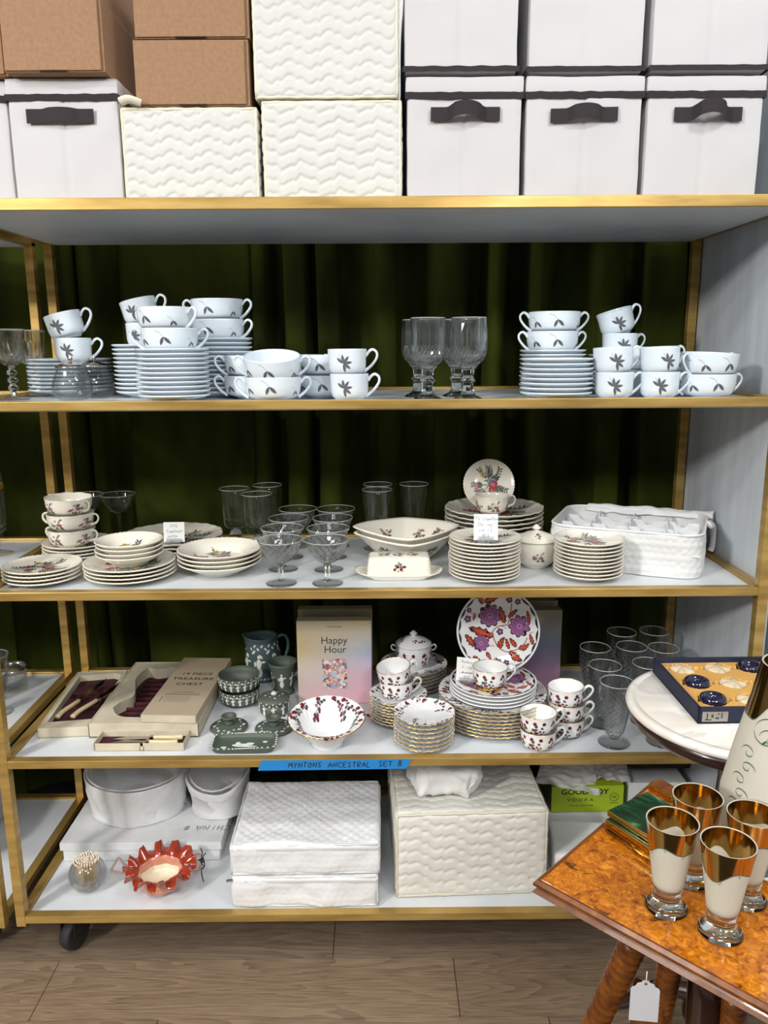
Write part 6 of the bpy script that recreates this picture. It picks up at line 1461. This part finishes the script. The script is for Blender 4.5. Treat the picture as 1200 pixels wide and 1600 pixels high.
# --- gold banded frosted glasses
ZG_ = ZT+.0006
def gold_glass():
    t = bpy.data.objects.new('frosted_glass', None); COL.objects.link(t); H = .126
    rr = interp([(0, .0175), (.034, .0190), (.06, .0225), (.09, .0272), (H, .0325)])
    zs = [.036+(H-.036)*k/14 for k in range(15)]
    m = MB(); m.lathe([(0, .0325)]+[(rr(.034)*.9, .033)]+[(rr(z), z) for z in zs]+[(rr(H)-.0009, H+.0003), (rr(H)-.0016, H-.0006)]+[(rr(z)-.0017, z) for z in zs[::-1][1:]]+[(0, .037)], 72, 'frosted_glass'); m.build('frosted_bowl', t)
    lo = lambda a: .094-.0065*math.cos(2*a+.6)-.004*math.cos(4*a)
    for nm, off, top in (('gold_band', .00025, H+.0004), ('inner_gold_band', -.0020, H-.0002)):
        vs, fs = [], []; K = 96
        for j in range(8):
            for k in range(K):
                a = 2*PI*k/K; z = lo(a)+(top-lo(a))*j/7; vs.append(((rr(z)+off)*math.cos(a), (rr(z)+off)*math.sin(a), z))
        fs = [(j*K+k, j*K+(k+1) % K, (j+1)*K+(k+1) % K, (j+1)*K+k) for j in range(7) for k in range(K)]
        m = MB(); m.add(vs, fs, 'gold_lustre'); m.build(nm, t)
    m = MB(); fmap = lambda x, y, off: ((rr(y)+.0004+off)*math.cos(x), (rr(y)+.0004+off)*math.sin(x), y)
    m.line([(2*PI*k/96, lo(2*PI*k/96)-.0006) for k in range(97)], .0011, 'ink_scroll', fmap)
    for c in range(8):
        a = 2*PI*c/8+.2; z = lo(a)-.0032
        m.line([(a+.10*math.cos(s)*(1-s/9), z+.0030*math.sin(s)*(1-s/9)) for s in [k*.5 for k in range(13)]], .0010, 'ink_scroll', fmap)
    m.build('green_scroll', t)
    m = MB(); m.lathe([(0, 0), (.0255, 0), (.0270, .002), (.0262, .0045), (.0215, .0075), (.0168, .012), (.0185, .0155), (.0165, .019), (.0182, .0225), (.0168, .026), (.0182, .0295), (.0172, .033), (0, .0335)], 56, 'solid_glass'); m.build('clear_foot', t)
    return t
GG = Kind(gold_glass, 'glass')
for px, py, r, lb in ((1039, 1438, 0, 'front left gold-banded frosted pilsner glass on the burl table'), (1123, 1478, .7, 'front right gold-banded frosted pilsner glass on the burl table'),
                      (1078, 1391, 1.9, 'rear left gold-banded frosted pilsner glass behind the front pair'), (1162, 1424, 2.6, 'rear right gold-banded frosted pilsner glass beside the tall pitcher')):
    GG.put(base(px, py, ZG_, .026), (0, 0, r), lb, 'gold-banded frosted glasses')
# tall pitcher
p = base(1207, 1380, ZG_, .070)
t = thing('frosted_pitcher', 'tall frosted glass pitcher with gold rim band and green scrolls, cut by the right edge', 'pitcher', (p.x, p.y, ZG_))
HP = .292; rr = interp([(0, .070), (.012, .067), (.03, .076), (.09, .082), (.16, .069), (.24, .052), (HP, .0425)])
zs = [.016+(HP-.016)*k/24 for k in range(25)]
m = MB(); m.lathe([(0, .016)]+[(rr(z), z) for z in zs]+[(rr(HP)-.002, HP)]+[(rr(z)-.0025, z) for z in zs[::-1][1:-1]]+[(0, .020)], 96, 'frosted_glass'); m.build('frosted_body', t)
m = MB(); m.lathe([(0, 0), (.070, 0), (.0715, .004), (.068, .009), (.066, .0158), (0, .0159)], 64, 'solid_glass'); m.build('clear_foot', t)
lo = lambda a: .216+.030*max(0, math.cos(3*(a+2.9)))**2
for off, nm, tp2 in ((.0003, 'gold_band', HP+.0003), (-.0030, 'inner_gold_band', HP-.0003)):
    K = 120; vs = []
    for j in range(8):
        for k in range(K): a = 2*PI*k/K; z = lo(a)+(tp2-lo(a))*j/7; vs.append(((rr(z)+off)*math.cos(a), (rr(z)+off)*math.sin(a), z))
    m = MB(); m.add(vs, [(j*K+k, j*K+(k+1) % K, (j+1)*K+(k+1) % K, (j+1)*K+k) for j in range(7) for k in range(K)], 'gold_lustre'); m.build(nm, t)
m = MB(); fmap = lambda x, y, off: ((rr(y)+.0005+off)*math.cos(x), (rr(y)+.0005+off)*math.sin(x), y)
m.line([(2*PI*k/120, lo(2*PI*k/120)-.0008) for k in range(121)], .0014, 'ink_scroll', fmap)
def spiral(a0, z0_, s, turns=1.4, dr=1):
    m.line([(a0+dr*s/.05*math.cos(w_)*(1-w_/(turns*7.5)), z0_+s*math.sin(w_)*(1-w_/(turns*7.5))) for w_ in [k*.3 for k in range(int(turns*21))]], .0014, 'ink_scroll', fmap)
for a0 in (-2.9, -.8, 1.3):
    spiral(a0, .205, .026, 1.3); spiral(a0+.1, .200, .015, 1.2, -1)
    for k, (da, z, s) in enumerate(((-.35, .172, .010), (-.28, .152, .009), (-.40, .132, .009), (-.30, .114, .008), (-.38, .098, .007), (-.3, .083, .006))): spiral(a0+da, z, s, 1.1, 1 if k % 2 else -1)
    for k in range(5): m.ink(leafp(a0-.1+k*.14, .185+.004*k, .012, .05, 1.2, 3) and [(a0-.1+k*.14+x/.05, .19+.003*k+y) for x, y in leafp(0, 0, .010, .0025, 1.0+k*.3, 3)], 'ink_scroll', fmap)
m.build('green_scroll', t)
m = MB(); m.tube(smoothp([(.040, 0, .25), (.075, 0, .262), (.105, 0, .235), (.108, 0, .17), (.090, 0, .12), (.062, 0, .10)], 5), .006, 'crystal', 12); m.build('handle', t); t.rotation_euler.z = .4
# --- malachite and brass compacts
zc = ZT+.0006
c0 = on(944, 1297, zc); c1 = on(1012, 1343, zc); e1 = Vector((c1.x-c0.x, c1.y-c0.y, 0)); an = math.atan2(e1.y, e1.x)
def compact(label, o, an, wx_, dy_, h, topm, clasp):
    t = thing('compact_case', label, 'case', o, (0, 0, an))
    m = MB(); m.box((wx_/2, dy_/2, h*.24), (wx_, dy_, h*.48), 'brass', .0016); m.build('lower_shell', t)
    m = MB(); m.box((wx_/2, dy_/2, h*.75), (wx_, dy_, h*.48), 'brass', .0016); m.build('upper_shell', t)
    m = MB(); m.box((wx_/2, dy_/2, h+.0002), (wx_-.004, dy_-.004, .0016), topm, .0004); m.build('inlaid_top', t)
    if clasp:
        m = MB(); m.tube([(wx_*.05, -.0015, h*.18), (wx_*.95, -.0015, h*.18)], .0022, 'brass', 8); m.box((wx_*.5, -.004, h*.2), (.010, .004, .004), 'brass', .0008); m.build('hinge', t)
    return t
compact('lower malachite and brass compact case at the back corner of the burl table', (c0.x, c0.y, zc), an, .105, .098, .0185, 'malachite', True)
compact('upper malachite topped brass compact case stacked at the table back corner', (c0.x+.004*math.cos(an)+.002, c0.y+.006, zc+.0203), an+.03, .100, .094, .009, 'malachite', False)
compact('agate topped brass compact case standing behind the malachite pair', (on(1008, 1228, zc).x-.0, on(1008, 1228, zc).y-.012, zc), an+.0, .045, .03, .012, 'table_wood', False)

# ================================================================ MARBLE TABLE
ZM = .62; MC = Vector((1.487, -.222)); MR = .198
t = thing('pedestal_table', 'round white marble topped pedestal table with dark wooden rim', 'table', (MC.x, MC.y, FL)); hm_ = ZM-FL
m = MB(); m.lathe([(0, hm_-.016), (MR-.006, hm_-.016), (MR-.001, hm_-.012), (MR, hm_-.007), (MR-.003, hm_-.0015), (MR-.008, hm_), (MR-.016, hm_), (MR-.0175, hm_-.0008), (MR-.020, hm_-.0008), (MR-.0215, hm_), (0, hm_)], 128, 'marble'); m.build('marble_top', t)
m = MB(); m.lathe([(0, hm_-.045), (MR-.03, hm_-.045), (MR-.014, hm_-.040), (MR-.008, hm_-.030), (MR-.006, hm_-.0165), (0, hm_-.0165)], 96, 'dark_wood'); m.build('wooden_rim', t)
m = MB(); m.lathe(smoothp([(0, .05), (.035, .055), (.05, .08), (.028, .12), (.022, .25), (.034, .42), (.040, .50), (.026, .56), (.022, .64), (.045, .70), (.09, hm_-.046), (0, hm_-.0455)], 3), 36, 'dark_wood'); m.build('pedestal', t)
for k in range(3):
    a = 2*PI*k/3+.5; m = MB(); m.tube(smoothp([(.02*math.cos(a), .02*math.sin(a), .12), (.09*math.cos(a), .09*math.sin(a), .10), (.15*math.cos(a), .15*math.sin(a), .04), (.185*math.cos(a), .185*math.sin(a), .014)], 4), lambda s: .02-.007*s, 'dark_wood', 12); m.build('leg', t)
# navy presentation box with cobalt dishes
zb0 = ZM+.0006
p0 = on(1090, 1131, zb0); p1 = on(1019.5, 1049.5, zb0); LYb = (p1-p0).length; hb = .031
br = ony(1193, 1015, p1.y).x; WXb = br-p1.x
t = thing('presentation_box', 'open navy presentation box with shaped gold insert on the marble table', 'box', (p0.x, p0.y, zb0), (0, 0, math.atan2(p1.y-p0.y, p1.x-p0.x)-PI/2))
mat('navy_card', '#191F38', .6); mat('gold_insert', '#D9A75A', .4, .0); mat('frost_wrap', '#EBD9B8', .45, 0, Transmission_Weight=.3)
m = MB(); m.box((WXb/2, LYb/2, .0015), (WXb, LYb, .003), 'navy_card')
for c_, d_ in (((WXb/2, .0025, hb/2), (WXb, .005, hb)), ((WXb/2, LYb-.0025, hb/2), (WXb, .005, hb)), ((.0025, LYb/2, hb/2), (.005, LYb, hb)), ((WXb-.0025, LYb/2, hb/2), (.005, LYb, hb))): m.box(c_, d_, 'navy_card', .0008)
m.build('box_shell', t)
cells = [(.048, .195), (.048, .125), (.048, .052), (.118, .195), (.118, .125), (.118, .052), (.185, .195), (.185, .125), (.185, .052)]
m = MB(); vs, fs = [], []; NX, NY = 72, 80
for j in range(NY+1):
    for i in range(NX+1):
        x = .006+(WXb-.012)*i/NX; y = .006+(LYb-.012)*j/NY; z = hb-.010
        for cx_, cy_ in cells:
            if cx_ > WXb-.03: continue
            d_ = math.dist((x, y), (cx_, cy_)); 
            if d_ < .0255: z = hb-.020
            if abs(y-cy_) < .006 and abs(x-cx_) < .032: z = min(z, hb-.017)
        vs.append((x, y, z))
fs = [(j*(NX+1)+i, j*(NX+1)+i+1, (j+1)*(NX+1)+i+1, (j+1)*(NX+1)+i) for j in range(NY) for i in range(NX)]
m.add(vs, fs, 'gold_insert', False); m.build('shaped_insert', t)
mw = Matrix.Translation(t.location) @ Matrix.Rotation(t.rotation_euler.z, 4, 'Z')
m = MB(); M_ = UPRIGHT((.030, -.0004, hb*.44)); m.box((0, 0, 0), (.046, .019, .0005), 'steel', 0, M_)
for k, (x, y, a_, b_) in enumerate(((-.014, 0, .002, .012), (-.005, .001, .004, .006), (.004, -.003, .006, .003), (.012, .002, .002, .010), (-.012, -.006, .012, .0018), (.006, .005, .003, .002))): m.box((x, y, .0005), (a_, b_, .0002), 'ink_dark', 0, M_)
m.build('foil_label', t)
def cobalt():
    m = MB(); m.lathe([(0, .002), (.012, 0), (.019, .001), (.0235, .006), (.0240, .012), (.0225, .0165), (.0190, .0185), (.0140, .0170), (.0120, .012), (.008, .008), (0, .0075)], 40, 'cobalt_glass'); return m
CK = Kind(mkmesh('salt_dish', cobalt), 'dish')
for (cx_, cy_), lb in ((cells[1], 'round cobalt blue glass salt dish in the left middle hollow of the navy box'), (cells[2], 'round cobalt blue glass salt dish nearest the front of the navy box'), (cells[6], 'round cobalt blue glass salt dish at the back right of the navy box')):
    CK.put(mw @ Vector((cx_, cy_, hb-.0195)), (0, 0, 0), lb, 'cobalt salt dishes')
def wrap():
    m = MB(); m.lathe([(0, .0), (.022, 0), (.024, .006), (.018, .010), (.006, .013), (0, .013)], 40, 'frost_wrap', lambda t_, r, z, i: (r*(1+.16*math.cos(5*t_)+.05*math.sin(9*t_)), z+.002*math.cos(5*t_)*(r > .01))); return m
WK = Kind(mkmesh('wrapped_dish', wrap), 'dish')
for (cx_, cy_), lb in ((cells[0], 'tissue-wrapped dish at the back left of the navy box'), (cells[3], 'tissue-wrapped dish at the back middle of the navy box'), (cells[4], 'tissue-wrapped dish in the middle of the navy box'), (cells[5], 'tissue-wrapped dish at the front middle of the navy box')):
    WK.put(mw @ Vector((cx_, cy_, hb-.0195)), (0, 0, cx_*9), lb, 'tissue-wrapped dishes')
